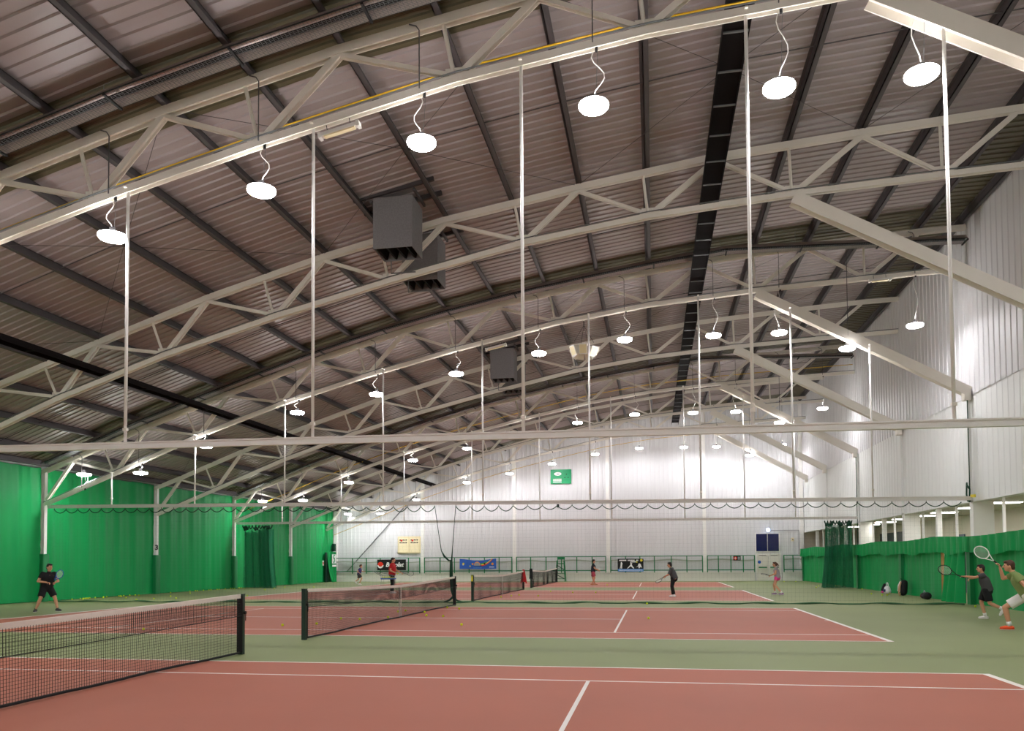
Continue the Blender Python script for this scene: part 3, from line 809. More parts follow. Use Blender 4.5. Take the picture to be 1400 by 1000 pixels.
ropeline('strand', [(0,0,2.5), (.0,0,5), (0,0,7.2)], .022, M_NETG, ropeline_t); ropeline('loop', [(0,-.05,2.5), (-.06,-.05,2.2), (0,-.05,1.9)], .02, M_NETG, ropeline_t)
t2 = thing('tether_hook', 'dark green rope coil and hook at the pillar by the scalloped net end', 'rope', (18.22, 30.2, 3.3))
ropeline('coil', [(0,.0,.75), (-.05,.1,.9), (0,.25,1.0), (0,.3,.6), (0,.2,.35), (0,.05,.3), (0,0,.75)], .03, M_NETG, t2)
MB().bar((0,-.1,.5), (0,-.45,.48), .05, .1).build('bracket', M_YEP, t2); ropeline('strand', [(0,0,.3), (0,0,4.0)], .018, M_NETG, t2)

# ------------------------------------------------------------------ end wall: guard rails, door, boards, banners
GY = YF-.36
GR = [(-18.85,-11.42,[-17.2,-15.99,-14.8,-13.6,-12.4], 'green guard rail behind the black banner'), (-11.08,-3.82,[-9.74,-8.55,-7.34,-6.08,-4.88], 'green guard rail carrying the blue banner'),
      (-3.5,3.6,[-2.34,-1.11,.11,1.32,2.52], 'green guard rail behind the umpire chair'), (3.92,10.94,[5.1,6.2,7.3,8.58,9.74], 'green guard rail carrying the poster of white figures'),
      (11.24,14.76,[12.08,13.0,13.91], 'green guard rail left of the double door'), (16.82,18.2,[17.5], 'short green guard rail between door and gallery')]
for x0, x1, ps, lab in GR:
    t = thing('guard_rail', lab, 'railing', (0, GY, 0), group='green guard rails on the end wall')
    MB().bar((x0,0,1.92), (x1,0,1.92), .06, .06).build('top_rail', M_RAILGREEN, t); MB().bar((x0,0,.84), (x1,0,.84), .06, .07).build('bottom_rail', M_RAILGREEN, t)
    for x in [x0+.03]+ps+[x1-.03]: MB().box(x-.035, x+.035, -.035, .035, .66, 1.89).build('post', M_RAILGREEN, t)
    g = MB(); K = int((x1-x0)/.07)
    for i in range(K): g.bar((x0+.07*i, .08, .86), (x0+.07*i, .08, 1.62+.05*math.sin(i*.12)), .009, .004, up=(0,1,0))
    for j in range(14): g.bar((x0, .08, .9+.05*j), (x1, .08, .9+.05*j), .004, .007)
    for i in range(K): g.bar((x0+.07*i, .09, 1.60+.05*math.sin(i*.12)), (x0+.07*(i+1), .09, 1.60+.05*math.sin((i+1)*.12)), .03, .1)
    tag(g.build('sagging_net', mat('faded netting', (172, 180, 166), .8), t), kind='stuff')
d = MB().box(14.82, 16.7, YF-.12, YF-.02, 0, 2.08).build('door_1', M_WHITE); tag(d, kind='structure')
for x0, x1 in ((14.94, 15.74), (15.78, 16.58)):
    l = MB().box(x0, x1, YF-.18, YF-.12, .02, 2.0).build('door_leaf', mat('door white', (226,220,210), .45), d)
    MB().bar((x0+.1, YF-.24, 1.02), (x1-.1, YF-.24, 1.02), .07, .09).build('push_bar', M_RAILGREEN, l)
    MB().box(x0+.15, x1-.15, YF-.2, YF-.18, 1.92, 1.96).build('closer', M_GREYM, l)
o = MB().lathe([(.12,0),(.12,.02)], (0,0,0), 16).build('door_disc', M_BLUE, d); o.rotation_euler = (PI/2,0,0); o.location = (15.1, YF-.18, 1.42)
wd_ = MB().box(14.82, 16.62, YF-.12, YF-.02, 2.14, 3.6).build('window_1', M_WHITE); tag(wd_, kind='structure')
for x0, x1 in ((14.9, 15.7), (15.74, 16.54)): MB().box(x0, x1, YF-.15, YF-.12, 2.24, 3.55).build('window_pane', M_NAVYGL, wd_)
t = thing('beacon_light', 'small round blue-white light above the navy window', 'lamp', (15.79, YF-.1, 3.84))
MB().box(-.12, .12, 0, .06, -.14, .14).build('base', M_WHITE, t); MB().ell((0,-.04,0), .13, .08, .13, 14, 10).build('globe', M_BLUEL, t, True)
t = thing('first_aid_sign', 'small black and red sign with white cross on green guard rail', 'sign', (13.45, GY-.046, 1.72))
MB().box(-.27, .27, -.015, .015, -.17, .17).build('plate', M_BLACK, t)
o = MB().lathe([(.13,0),(.13,.012)], n=18).build('red_disc', M_REDP, t); o.rotation_euler = (PI/2,0,0); o.location = (-.12,-.016,0)
MB().box(-.14, -.1, -.034, -.03, -.08, .08).build('cross_bar', M_WHP, t); MB().box(-.2, -.04, -.034, -.03, -.02, .02).build('cross_bar', M_WHP, t); MB().box(.06, .22, -.02, -.016, -.11, .11).build('white_panel', M_GREYP, t)
for x, z, lab in ((17.55, 3.1, 'small white sensor box on the end wall beside the door'), (-.16, 5.97, 'small dark camera on the white end wall under the green sign')):
    t = thing('wall_sensor', lab, 'sensor', (x, YF-.06, z)); m = M_CREAM if x > 5 else M_BLACK
    MB().box(-.09, .09, -.06, .05, -.13, .13).build('body', m, t); MB().ell((0,-.07,-.02), .05, .05, .05, 10, 8).build('lens', M_GREYM if x > 5 else M_BLACK, t, True)
MB().tube([(16.0,YF-.06,3.8), (18.0,YF-.06,3.8), (18.0,YF-.06,2.0)], .02, 6).build('conduit', M_GREYM, wb)

# wooden honours board pair
t = thing('honours_board', 'pair of cream honours boards high on the white end wall', 'notice board', (-12.43, YF-.06, 2.98))
MB().box(-.97, .97, -.03, .03, -.7, .7).build('backing', M_CREAM, t)
for s in (-.47, .47):
    p = MB().box(s-.4, s+.4, -.06, -.03, -.62, .58).build('panel', M_CREAM2, t)
    MB().box(s-.4, s+.4, -.09, -.03, -.64, -.58).build('ledge', M_CREAM, t)
    for j in range(2):
        for i in range(5): MB().box(s-.33+.13*i, s-.23+.13*i, -.066, -.06, .36-.22*j, .46-.22*j-.02*(i % 2)).build('lettering', M_DKP, p)
    o = MB().ell((s-.17, -.068, .36), .09, .01, .08, 10, 6).build('red_crest', M_REDP, p)
# black racket-brand banner
t = thing('black_banner', 'black banner with white lettering and red ball on guard rail', 'banner', (-13.81, GY-.08, 1.365))
MB().box(-1.22, 1.22, -.01, .01, -.44, .44).build('sheet', M_BLACK, t)
o = MB().lathe([(.24,0),(.24,.006)], n=24).build('red_ball', M_REDP, t); o.rotation_euler = (PI/2,0,0); o.location = (-.94,-.011,0)
MB().grid(lambda u, v: (-.94+(.16+.1*v)*math.cos(PI+u*PI), -.0215, -.02+(.12+.14*v)*math.sin(PI+u*PI)), 16, 2).build('white_swoosh', M_WHP, t)
curve_text('Babolat', .5, M_WHP, 'lettering', t, Matrix.Translation((.25, -.016, -.0)) @ Matrix.Rotation(PI/2, 4, 'X'), shear=.25, bold=.012)
# blue banner
t = thing('blue_banner', 'sagging blue banner with bright coloured print on guard rail', 'banner', (-6.6, GY-.08, 1.4))
bzf = lambda u: -.1*math.sin(u*PI)
def ban(u, v): return (-1.5+3.0*u, .03*math.sin(u*11)*(.3+v), -.4+.08*math.sin(u*9)*.2+v*(.84+bzf(u)*1.3-.02))
MB().grid(ban, 40, 8).build('sheet', M_BLUE, t, True)
def swo(y, pts, m, nm): MB().poly([(a, y, b) for a, b in pts], (0,-1,0), .004).build(nm, m, t)
arc = [(.3+.9*i/8, -.16+.5*(i/8)**2) for i in range(9)]
swo(-.04, [(a, b) for a, b in arc]+[(a, b+.07) for a, b in arc[::-1]], M_REDP, 'print_arc')
swo(-.042, [(a-.02, b+.07) for a, b in arc]+[(a-.02, b+.13) for a, b in arc[::-1]], M_YEP, 'print_arc')
swo(-.044, [(a-.1, b+.13) for a, b in arc[:6]]+[(a-.1, b+.21) for a, b in arc[:6][::-1]], M_GRP, 'print_arc')
hal = [(-.05+.22*math.cos(PI*i/10), -.14+.26*math.sin(PI*i/10)) for i in range(11)]
swo(-.046, hal, M_GREYP, 'print_dome'); swo(-.043, [(-.05+.26*math.cos(PI*i/10), -.12+.3*math.sin(PI*i/10)) for i in range(11)], M_ORP, 'print_halo')
for cx, cz, r, m in ((-1.18,.02,.09,M_YEP), (-1.2,-.05,.07,M_WHP), (-.42,.0,.08,M_ORP), (-.63,-.18,.06,M_YEP), (.55,.02,.08,M_BLACK), (1.2,.0,.1,M_ORP)):
    swo(-.05, [(cx+r*math.cos(i*PI/4), cz+r*math.sin(i*PI/4)) for i in range(8)], m, 'print_spot')
for i in range(5): swo(-.05, [(.95+.08*i,-.28), (1.01+.08*i,-.28), (1.01+.08*i,-.22), (.95+.08*i,-.22)], M_WHP, 'lettering')
for i in range(7): swo(-.05, [(-.35+.1*i,-.34), (-.28+.1*i,-.34), (-.28+.1*i,-.28), (-.35+.1*i,-.28)], M_LBLUE, 'lettering')
# poster with white figures
t = thing('figure_poster', 'black poster of three white tennis figures with blue strip', 'banner', (5.49, GY-.08, 1.25))
MB().box(-.98, .98, -.01, .01, -.3, .48).build('sheet', M_BLACK, t); MB().box(-.98, .98, -.012, .01, -.5, -.3).build('blue_strip', M_LBLUE, t)
def fig(cx, pts, nm='white_figure'): MB().poly([(cx+a, -.012, b) for a, b in pts], (0,-1,0), .004).build(nm, M_WHP, t)
fig(-.72, [(-.12,-.28),(-.06,-.27),(-.02,-.1),(.0,-.28),(.06,-.28),(.07,0),(.1,.12),(.04,.22),(-.02,.24),(-.05,.1),(-.06,-.08)])
fig(0, [(-.28,-.27),(-.22,-.27),(0,-.1),(.2,-.27),(.28,-.26),(.12,-.04),(.08,.08),(.14,.16),(.06,.16),(.08,.28),(.0,.3),(-.03,.16),(-.02,.02)])
fig(.68, [(-.3,-.18),(-.14,-.1),(-.08,.1),(.02,.12),(.1,.04),(.14,-.1),(.2,-.2),(.06,-.16),(-.02,-.26),(-.08,-.24),(-.06,-.12)])
for x0, x1, z in ((-.86,-.3,.36),(-.22,.35,.36),(.42,.6,.36),(.0,.5,.25)):
    n = max(2, int((x1-x0)/.09))
    for i in range(n): MB().box(x0+.09*i, x0+.09*i+.075, -.016, -.012, z-.05, z+.05).build('lettering', M_WHP, t)
for i in range(20): MB().box(-.88+.09*i, -.82+.09*i, -.018, -.012, -.43, -.37).build('lettering', M_WHP, t)
o = MB().ell((.82,-.014,.36), .1, .006, .1, 14, 6).build('round_logo', M_YEP, t); MB().box(.42, .52, -.018, -.014, .18, .27).build('yellow_mark', M_YEP, t)
# green sign high on the wall
t = thing('green_sign', 'green rectangular sign with white emblem high on the end wall', 'sign', (.09, YF-.07, 8.28))
MB().box(-.82, .82, -.03, .03, -.57, .57).build('board', M_SIGNG, t)
MB().ell((-.25,-.032,.22), .3, .008, .14, 18, 6).build('white_emblem', M_WHP, t); MB().ell((-.22,-.04,.2), .12, .008, .05, 12, 6).build('emblem_core', M_GREYP, t)
for a, b in ((.45,.18), (.32,-.08), (.58,-.08)): MB().ell((a,-.032,b), .05, .008, .04, 10, 6).build('dark_dot', M_DKGREEN, t)
for j in range(3):
    for i in range(8): MB().box(-.62+.085*i, -.55+.085*i, -.036, -.03, -.46+.11*j, -.39+.11*j).build('lettering', M_WHP, t)

# umpire chair
t = thing('umpire_chair', 'tall green umpire chair standing by the last net post', 'umpire chair', (.12, 61.55, 0))
def bar_(nm, p, q, a=.05, m=M_RAILGREEN): MB().bar(p, q, a, a).build(nm, m, t)
for sx in (-1, 1):
    for sy in (-1, 1): bar_('leg', (sx*.36, sy*.4, 0), (sx*.27, sy*.22, 1.62), .05)
    bar_('back_post', (sx*.27, .22, 1.6), (sx*.27, .25, 1.94), .05); bar_('side_brace', (sx*.35, -.38, .16), (sx*.29, .26, 1.2), .035, M_DKGREEN)
for z in (.22, .62, .98, 1.4): bar_('rung', (-.35+.05*z, -.4+.11*z, z), (.35-.05*z, -.4+.11*z, z), .04)
bar_('diagonal', (-.3, -.26, 1.3), (.31, -.31, .9), .05, M_DKGREEN); bar_('diagonal', (-.33, -.34, .56), (.35, -.38, .2), .05, M_DKGREEN)
MB().box(-.28, .28, -.24, .24, 1.36, 1.4).build('seat', M_RAILGREEN, t); MB().box(-.24, .24, .225, .27, 1.7, 1.94).build('backrest', M_RAILGREEN, t)
for sx in (-1, 1): bar_('armrest', (sx*.28, -.24, 1.62), (sx*.28, .24, 1.62), .045)
# fix: chair faces the court
t.rotation_euler = (0, 0, .0)

# ------------------------------------------------------------------ people
def remesh(mb, vox, smooth=4):
    me = bpy.data.meshes.new('tmp'); me.from_pydata(mb.v, [], mb.f); me.update()
    bm = bmesh.new(); bm.from_mesh(me); bmesh.ops.recalc_face_normals(bm, faces=bm.faces); bm.to_mesh(me); bm.free()
    o = bpy.data.objects.new('tmp', me); COL.objects.link(o)
    r = o.modifiers.new('r', 'REMESH'); r.mode = 'VOXEL'; r.voxel_size = vox
    s = o.modifiers.new('s', 'SMOOTH'); s.factor = .5; s.iterations = smooth
    dg = bpy.context.evaluated_depsgraph_get()
    out = bpy.data.meshes.new_from_object(o.evaluated_get(dg))
    bpy.data.objects.remove(o); bpy.data.meshes.remove(me)
    for p in out.polygons: p.use_smooth = True
    return out
V = Vector
def person(name, lab, loc, rz, H, J, shirt, bottom, shoe, hair, sock=None, sleeve=.6, leg=.75, longleg=False, pony=False, child=1.0):
    """J: joints in metres for a 1.75 m figure facing +X; sh/el/wr/hip/kn/an given as (right, left); scaled to H."""
    k = H/1.75
    t = thing(name, lab, 'person', loc, rz)
    g = {a: (tuple(V(q)*k for q in b) if isinstance(b[0], (tuple, list)) else V(b)*k) for a, b in J.items()}
    pel, che, nk, hd = g['pel'], g['che'], g['nk'], g['hd']
    hs = k*child
    hyaw = J.get('yaw', 0); HR = Matrix.Rotation(g_yaw(J), 3, 'Z')
    # ---- body
    b = MB()
    b.cone(pel+V((0,0,.02*k)), che, .125*k, .135*k)
    for s in (-1, 1):
        sd = (g['sh'][0]-g['sh'][1]).normalized()*s
        b.cone(pel+sd*.05*k, che+sd*.07*k, .12*k, .12*k)
        b.cone(che+sd*.02*k+V((0,0,.05*k)), g['sh'][0 if s > 0 else 1], .085*k, .062*k)
    b.cone(che+V((0,0,.08*k)), nk, .07*k, .056*k); b.cone(nk, hd-V((0,0,.04*k)), .055*k, .055*k)
    hr = .098*hs
    b.ell(hd, hr*1.05, hr*.84, hr*1.22, 14, 10, HR)
    b.ell(hd+HR @ V((.045*hs,0,-.065*hs)), .05*hs, .055*hs, .055*hs, 10, 8)
    b.cone(hd+HR @ V((.095*hs,0,.015*hs)), hd+HR @ V((.118*hs,0,-.022*hs)), .012*hs, .017*hs, 8)
    for s in (-1, 1): b.ell(hd+HR @ V((-.005*hs,s*.085*hs,-.01*hs)), .02*hs, .014*hs, .032*hs, 8, 6)
    for i in (0, 1):
        sh, el, wr, hi, kn, an = (g[a][i] for a in ('sh','el','wr','hip','kn','an'))
        b.cone(sh, el, .052*k, .041*k); b.cone(el, (el*.7+wr*.3), .043*k, .042*k); b.cone(el*.7+wr*.3, wr, .042*k, .028*k)
        b.cone(pel+(hi-pel)*.7, hi, .1*k, .095*k); b.cone(hi, kn, .09*k, .06*k)
        mid = kn*.68+an*.32; b.cone(kn, mid, .058*k, .059*k); b.cone(mid, an, .058*k, .038*k)
        d = (wr-el).normalized(); up = d.cross(V((0,1,0.01)).cross(d)).normalized() if abs(d.y) > .9 else d.cross(V((0,1,0))).normalized()
        side = d.cross(up).normalized()
        ln_ = .085*k
        for q in (-1, -.33, .33, 1): b.cone(wr+side*q*.012*k, wr+d*ln_+side*q*.028*k, .017*k, .013*k, 8)
        for q, L in ((-1,.06), (-.33,.075), (.33,.08), (1,.07)):
            a0 = wr+d*ln_+side*q*.03*k; a1 = a0+(d*.8-up*.6)*L*.5*k; a2 = a1+(d*.1-up*1.0)*L*.55*k
            b.cone(a0, a1, .0095*k, .009*k, 8); b.cone(a1, a2, .009*k, .008*k, 8)
        a0 = wr+d*.03*k+side*.03*k; a1 = a0+(d*.6+side*.6-up*.4)*.045*k; a2 = a1+(d*.6-up*.7)*.035*k
        b.cone(a0, a1, .012*k, .011*k, 8); b.cone(a1, a2, .011*k, .009*k, 8)
        fd = g['ft'][i].normalized(); b.cone(an-V((0,0,.02*k)), an+fd*.13*k-V((0,0,.05*k)), .036*k, .03*k)
    me = remesh(b, .0085, 3); me.materials.append(M_SKIN); body = link('body', me, t)
    # ---- face
    for s in (-1, 1):
        MB().ell(hd+HR @ V((.092*hs, s*.034*hs, .012*hs)), .011*hs, .013*hs, .009*hs, 8, 6, HR).build('eye', M_BLACK, body, True)
    MB().ell(hd+HR @ V((.088*hs, 0, -.062*hs)), .012*hs, .024*hs, .007*hs, 8, 6, HR).build('mouth', M_MOUTH, body, True)
    # ---- shirt
    c = MB()
    for s in (-1, 1):
        sd = (g['sh'][0]-g['sh'][1]).normalized()*s; i = 0 if s > 0 else 1
        base = pel-(che-pel).normalized()*.05*k
        c.cone(base+sd*.045*k, che+sd*.07*k, .158*k, .155*k, 14, True); c.ell(che+sd*.07*k, .155*k, .15*k, .14*k)
        c.cone(che+sd*.02*k+V((0,0,.06*k)), g['sh'][i], .098*k, .078*k)
        sh, el = g['sh'][i], g['el'][i]
        c.cone(sh, sh+(el-sh)*sleeve, .076*k, .072*k, 12, True); c.ell(sh, .076*k, .076*k, .076*k, 10, 8)
    c.cone(pel-(che-pel).normalized()*.05*k, che, .16*k, .158*k, 14, True)
    c.cone(che+V((0,0,.06*k)), nk-V((0,0,.015*k)), .09*k, .068*k)
    me = remesh(c, .011, 3); me.materials.append(shirt); link('shirt', me, t)
    # ---- shorts / trousers
    c = MB(); c.cone(pel+V((0,0,.03*k)), pel-V((0,0,.04*k)), .14*k, .15*k)
    for i in (0, 1):
        hi, kn, an = g['hip'][i], g['kn'][i], g['an'][i]
        c.cone(pel*.4+hi*.6, hi, .13*k, .125*k)
        if longleg: c.cone(hi, kn, .11*k, .085*k); c.cone(kn, an+V((0,0,.03*k)), .085*k, .075*k, 12, True)
        else: c.cone(hi, hi+(kn-hi)*leg, .118*k, .115*k if leg > .6 else .112*k, 12, True); c.ell(hi, .118*k, .118*k, .118*k)
    me = remesh(c, .011, 3); me.materials.append(bottom); link('trousers' if longleg else 'shorts', me, t)
    # ---- shoes, socks
    for i in (0, 1):
        an = g['an'][i]; fd = g['ft'][i].normalized()
        c = MB(); lo = V((0,0,-.045*k)); c.cone(an+lo-fd*.05*k, an+lo+fd*.08*k, .045*k, .05*k); c.cone(an+lo+fd*.08*k, an+lo*1.2+fd*.16*k, .05*k, .036*k); c.cone(an+lo, an+V((0,0,.01*k)), .05*k, .046*k)
        me = remesh(c, .009, 3); me.materials.append(shoe); sh_ = link('shoe', me, t)
        c = MB(); c.cone(an+V((0,0,-.085*k))-fd*.05*k, an+V((0,0,-.085*k))+fd*.15*k, .036*k, .034*k)
        c.v = [(x, y, max(z, an.z-.092*k)) if z < an.z-.078*k else (x, y, an.z-.078*k) for x, y, z in c.v]; c.build('sole', M_SHOEW, sh_)
        if sock and not longleg:
            kn = g['kn'][i]; u = (kn-an).normalized(); MB().cone(an, an+u*.1*k, .05*k, .05*k, 12, True).build('sock', sock, t, True)
    # ---- hair
    c = MB(); c.ell(hd+HR @ V((-.018*hs,0,.03*hs)), hr*1.04, hr*.94, hr*1.14, 14, 10, HR); c.ell(hd+HR @ V((.04*hs,0,.09*hs)), hr*.72, hr*.78, hr*.4, 12, 8, HR)
    c.ell(hd+HR @ V((-.06*hs,0,-.03*hs)), hr*.6, hr*.8, hr*.7, 12, 8, HR)
    if pony: c.cone(hd+HR @ V((-.11*hs,0,.06*hs)), hd+HR @ V((-.17*hs,0,-.04*hs)), .035*hs, .032*hs); c.cone(hd+HR @ V((-.17*hs,0,-.04*hs)), hd+HR @ V((-.16*hs,0,-.16*hs)), .032*hs, .012*hs)
    # cut the face free: drop the hair behind the hairline
    me = remesh(c, .011, 2)
    hb = bmesh.new(); hb.from_mesh(me); inv = HR.inverted()
    kill = [v for v in hb.verts if (inv @ (v.co-hd)).x > .055*hs and (inv @ (v.co-hd)).z < .055*hs]
    bmesh.ops.delete(hb, geom=kill, context='VERTS'); hb.to_mesh(me); hb.free()
    me.materials.append(hair); link('hair', me, t)
    return t, g
def g_yaw(J): return J.get('_yaw', 0.0) if isinstance(J.get('_yaw', 0.0), float) else 0.0
def pose(**kw):
    d = dict(pel=(0,0,.95), che=(.02,0,1.28), nk=(.03,0,1.48), hd=(.05,0,1.63), sh=((.02,-.2,1.41),(.02,.2,1.41)),
             el=((.02,-.26,1.13),(.02,.26,1.13)), wr=((.14,-.24,.92),(.14,.24,.92)), hip=((0,-.09,.9),(0,.09,.9)), kn=((.03,-.1,.5),(.03,.1,.5)), an=((0,-.1,.09),(0,.1,.09)), ft=((1,0,0),(1,0,0)))
    d.update(kw); return {a: b for a, b in d.items() if a != '_yaw'}
def racket(lab, grip, d, n, m, parent_group=None):
    d = V(d).normalized(); n = V(n); n = (n-d*n.dot(d)).normalized(); s = d.cross(n)
    t = thing('tennis_racket', lab, 'racket', grip)
    MB().tube([-d*.09, d*.11], .017, 8).build('grip', M_BLACK, t, True)
    c = d*.42
    MB().tube([c+d*.165*math.cos(2*PI*i/24)+s*.125*math.sin(2*PI*i/24) for i in range(25)], .011, 6).build('head_frame', m, t, True)
    mb = MB()
    for q in (-1, 1): mb.tube([d*.1, d*.19+s*q*.03, c-d*.13+s*q*.075], .01, 6)
    mb.build('throat', m, t, True)
    mb = MB()
    for i in range(-6, 7):
        h = .165*math.sqrt(1-(i*.0185/.125)**2); mb.bar(c+s*i*.0185-d*h, c+s*i*.0185+d*h, .002, .002, up=n)
        h = .125*math.sqrt(max(0, 1-(i*.025/.165)**2)); mb.bar(c+d*i*.025-s*h, c+d*i*.025+s*h, .002, .002, up=n)
    mb.build('strings', M_WHITE, t)
    return t
def world(t, p): return t.matrix_basis @ V(p)

# player in black by the green curtain (faces along +X, slightly to the camera)
tp, g = person('person', 'person in black polo and shorts holding a racket by green curtains', gnd(64, 836.5), -.35, 1.72,
  pose(pel=(-.02,0,.86), che=(.06,0,1.19), nk=(.1,0,1.38), hd=(.13,0,1.54), sh=((.05,-.2,1.32),(.09,.18,1.32)), el=((.02,-.33,1.06),(.2,.27,1.05)), wr=((.27,-.18,1.02),(.33,.1,1.02)),
       hip=((-.02,-.1,.82),(-.02,.1,.82)), kn=((.05,-.26,.45),(.14,.2,.46)), an=((-.08,-.34,.09),(.16,.28,.09)), ft=((.7,-.7,0),(1,.1,0))), M_TSBLACK, M_TSBLACK, M_SHOEG, M_HAIR, leg=.8)
gp = world(tp, (g['wr'][0]+g['wr'][1])*.5+V((.08,0,0))); racket('blue racket held by the person in black', gp, (.75,-.1,.66), (0,1,0), M_BLUE)
# coach in red with ball basket
tp, g = person('person', 'person in red shirt and black trousers feeding balls at a basket', gnd(536, 811.8), 0.05, 1.83,
  pose(sh=((.02,-.2,1.41),(.04,.2,1.41)), el=((-.02,-.24,1.12),(.14,.24,1.14)), wr=((.25,-.2,1.0),(.42,.12,1.02)), kn=((.04,-.1,.5),(.02,.1,.5))), M_TSRED, M_TSBLACK, M_SHOEW, M_HAIR, longleg=True)
o = MB().ell(world(tp, g['wr'][0]+V((.1,0,-.03))), .033, .033, .033, 12, 8).build('tennis_ball', M_BALL, None, True); tag(o, 'tennis ball held in the hand of the person in red', 'ball')
racket('thin racket held out by the person in red', world(tp, g['wr'][1]+V((.09,0,-.02))), (1,0,-.08), (.1,1,.1), M_GREYM)
# ball basket on wire legs
bp_ = gnd(531, 812.4); t = thing('ball_basket', 'wire ball basket on legs with blue rim beside the person in red', 'basket', bp_, .1)
w_, d_ = .34, .2; mb = MB()
for z in (.74, .8, .86, .92): mb.tube([(-w_,-d_,z),(w_,-d_,z),(w_,d_,z),(-w_,d_,z),(-w_,-d_,z)], .006, 5)
for i in range(9):
    x = -w_+2*w_*i/8
    for s in (-1, 1): mb.tube([(x, s*d_, .74), (x, s*d_, .92)], .004, 4)
    mb.tube([(x, -d_, .74), (x, d_, .74)], .004, 4)
mb.build('wire_bin', M_GREYM, t); MB().tube([(-w_,-d_,.77),(w_,-d_,.77),(w_,d_,.77),(-w_,d_,.77),(-w_,-d_,.77)], .025, 6).build('rim', M_BLUE, t)
for sx in (-1, 1):
    for sy in (-1, 1): MB().tube([(sx*w_*.9, sy*d_, .74), (sx*w_*1.05, sy*d_*1.2, .015)], .009, 6).build('leg', M_GREYM, t)
MB().tube([(-w_,-d_,.92),(-w_*2.2,-d_,1.16),(-w_*2.2,d_,1.16),(-w_,d_,.92)], .014, 6).build('handle', M_GREYM, t); MB().tube([(w_,-d_,.92),(-w_*1.6,-d_,1.14)], .012, 6).build('handle', M_GREYM, t)
BALLME = MB().ell((0,0,0), .0335, .0335, .0335, 12, 8).mesh('tennis_ball', M_BALL, True)
for i in range(26):
    o = link('tennis_ball', BALLME, None, world(t, (-.27+.09*(i % 7), -.1+.07*((i//7) % 3), .785+.07*(i//21)+.01*(i % 2)))); tag(o, 'yellow tennis ball lying in the wire basket', 'ball', 'balls in the basket')
# running child
person('person', 'small person in purple top and dark shorts running by the end wall', gnd(491, 800.4), .2, 1.5,
  pose(pel=(-.02,0,.88), che=(.06,0,1.2), nk=(.1,0,1.39), hd=(.14,0,1.54), sh=((.08,-.19,1.33),(.04,.19,1.33)), el=((-.1,-.26,1.12),(.22,.26,1.1)), wr=((.08,-.24,.98),(.42,.22,1.1)),
       kn=((.24,-.1,.56),(-.08,.1,.47)), an=((.02,-.1,.12),(-.32,.1,.3)), ft=((1,0,-.1),(.7,0,-.7))), M_TSPURP, M_DGREY, M_SHOEW, M_HAIRB, child=1.1)
# walker beyond
person('person', 'person in dark top and red shorts by the end wall rail', gnd(811, 800.6), .1, 1.68,
  pose(kn=((.1,-.1,.5),(-.02,.12,.5)), an=((-.1,-.1,.1),(.14,.12,.09)), el=((.1,-.26,1.15),(.16,.26,1.12)), wr=((.36,-.22,1.05),(.38,.2,.98)), che=(.03,0,1.28)), mat('navy cloth', (34, 36, 48), .8), mat('dull red cloth', (170, 70, 86), .8), mat('tan shoe', (206, 140, 110), .6), M_HAIR)
# dark figure with racket
tp, g = person('person', 'person in charcoal tracksuit crouching with a racket on third court', gnd(921, 816.5), 2.9, 1.62,
  pose(pel=(-.06,0,.9), che=(.06,0,1.2), nk=(.12,0,1.38), hd=(.17,0,1.52), sh=((.08,-.19,1.33),(.06,.19,1.33)), el=((.18,-.27,1.1),(.16,.27,1.08)), wr=((.36,-.16,1.0),(.36,.14,.98)), kn=((.1,-.12,.5),(.04,.14,.5))), M_DGREY, M_TSBLACK, M_SHOEW, M_HAIR, sleeve=1.0, longleg=True)
racket('dark racket held by the person in charcoal', world(tp, (g['wr'][0]+g['wr'][1])*.5+V((.08,0,-.02))), (-.5,-.6,-.4), (0,0,1), M_BLACK)
# girl in pink shorts
tp, g = person('person', 'person with ponytail in grey top and pink shorts awaiting a ball', gnd(1062.5, 813.6), 2.95, 1.52,
  pose(pel=(-.04,0,.93), che=(.02,0,1.25), nk=(.06,0,1.44), hd=(.09,0,1.6), el=((.04,-.27,1.12),(.04,.27,1.12)), wr=((.3,-.18,1.02),(.3,.16,1.02)), kn=((.16,-.12,.52),(.1,.14,.52)), an=((.1,-.16,.09),(-.26,.2,.1))), M_TSGREY, M_PINK, M_SHOEP, M_HAIRB, sock=M_WHITEC, leg=.34, pony=True, sleeve=.45)
racket('dark racket held by the person in pink shorts', world(tp, (g['wr'][0]+g['wr'][1])*.5+V((.08,0,0))), (-.6,-.75,.15), (0,0,1), M_BLACK)
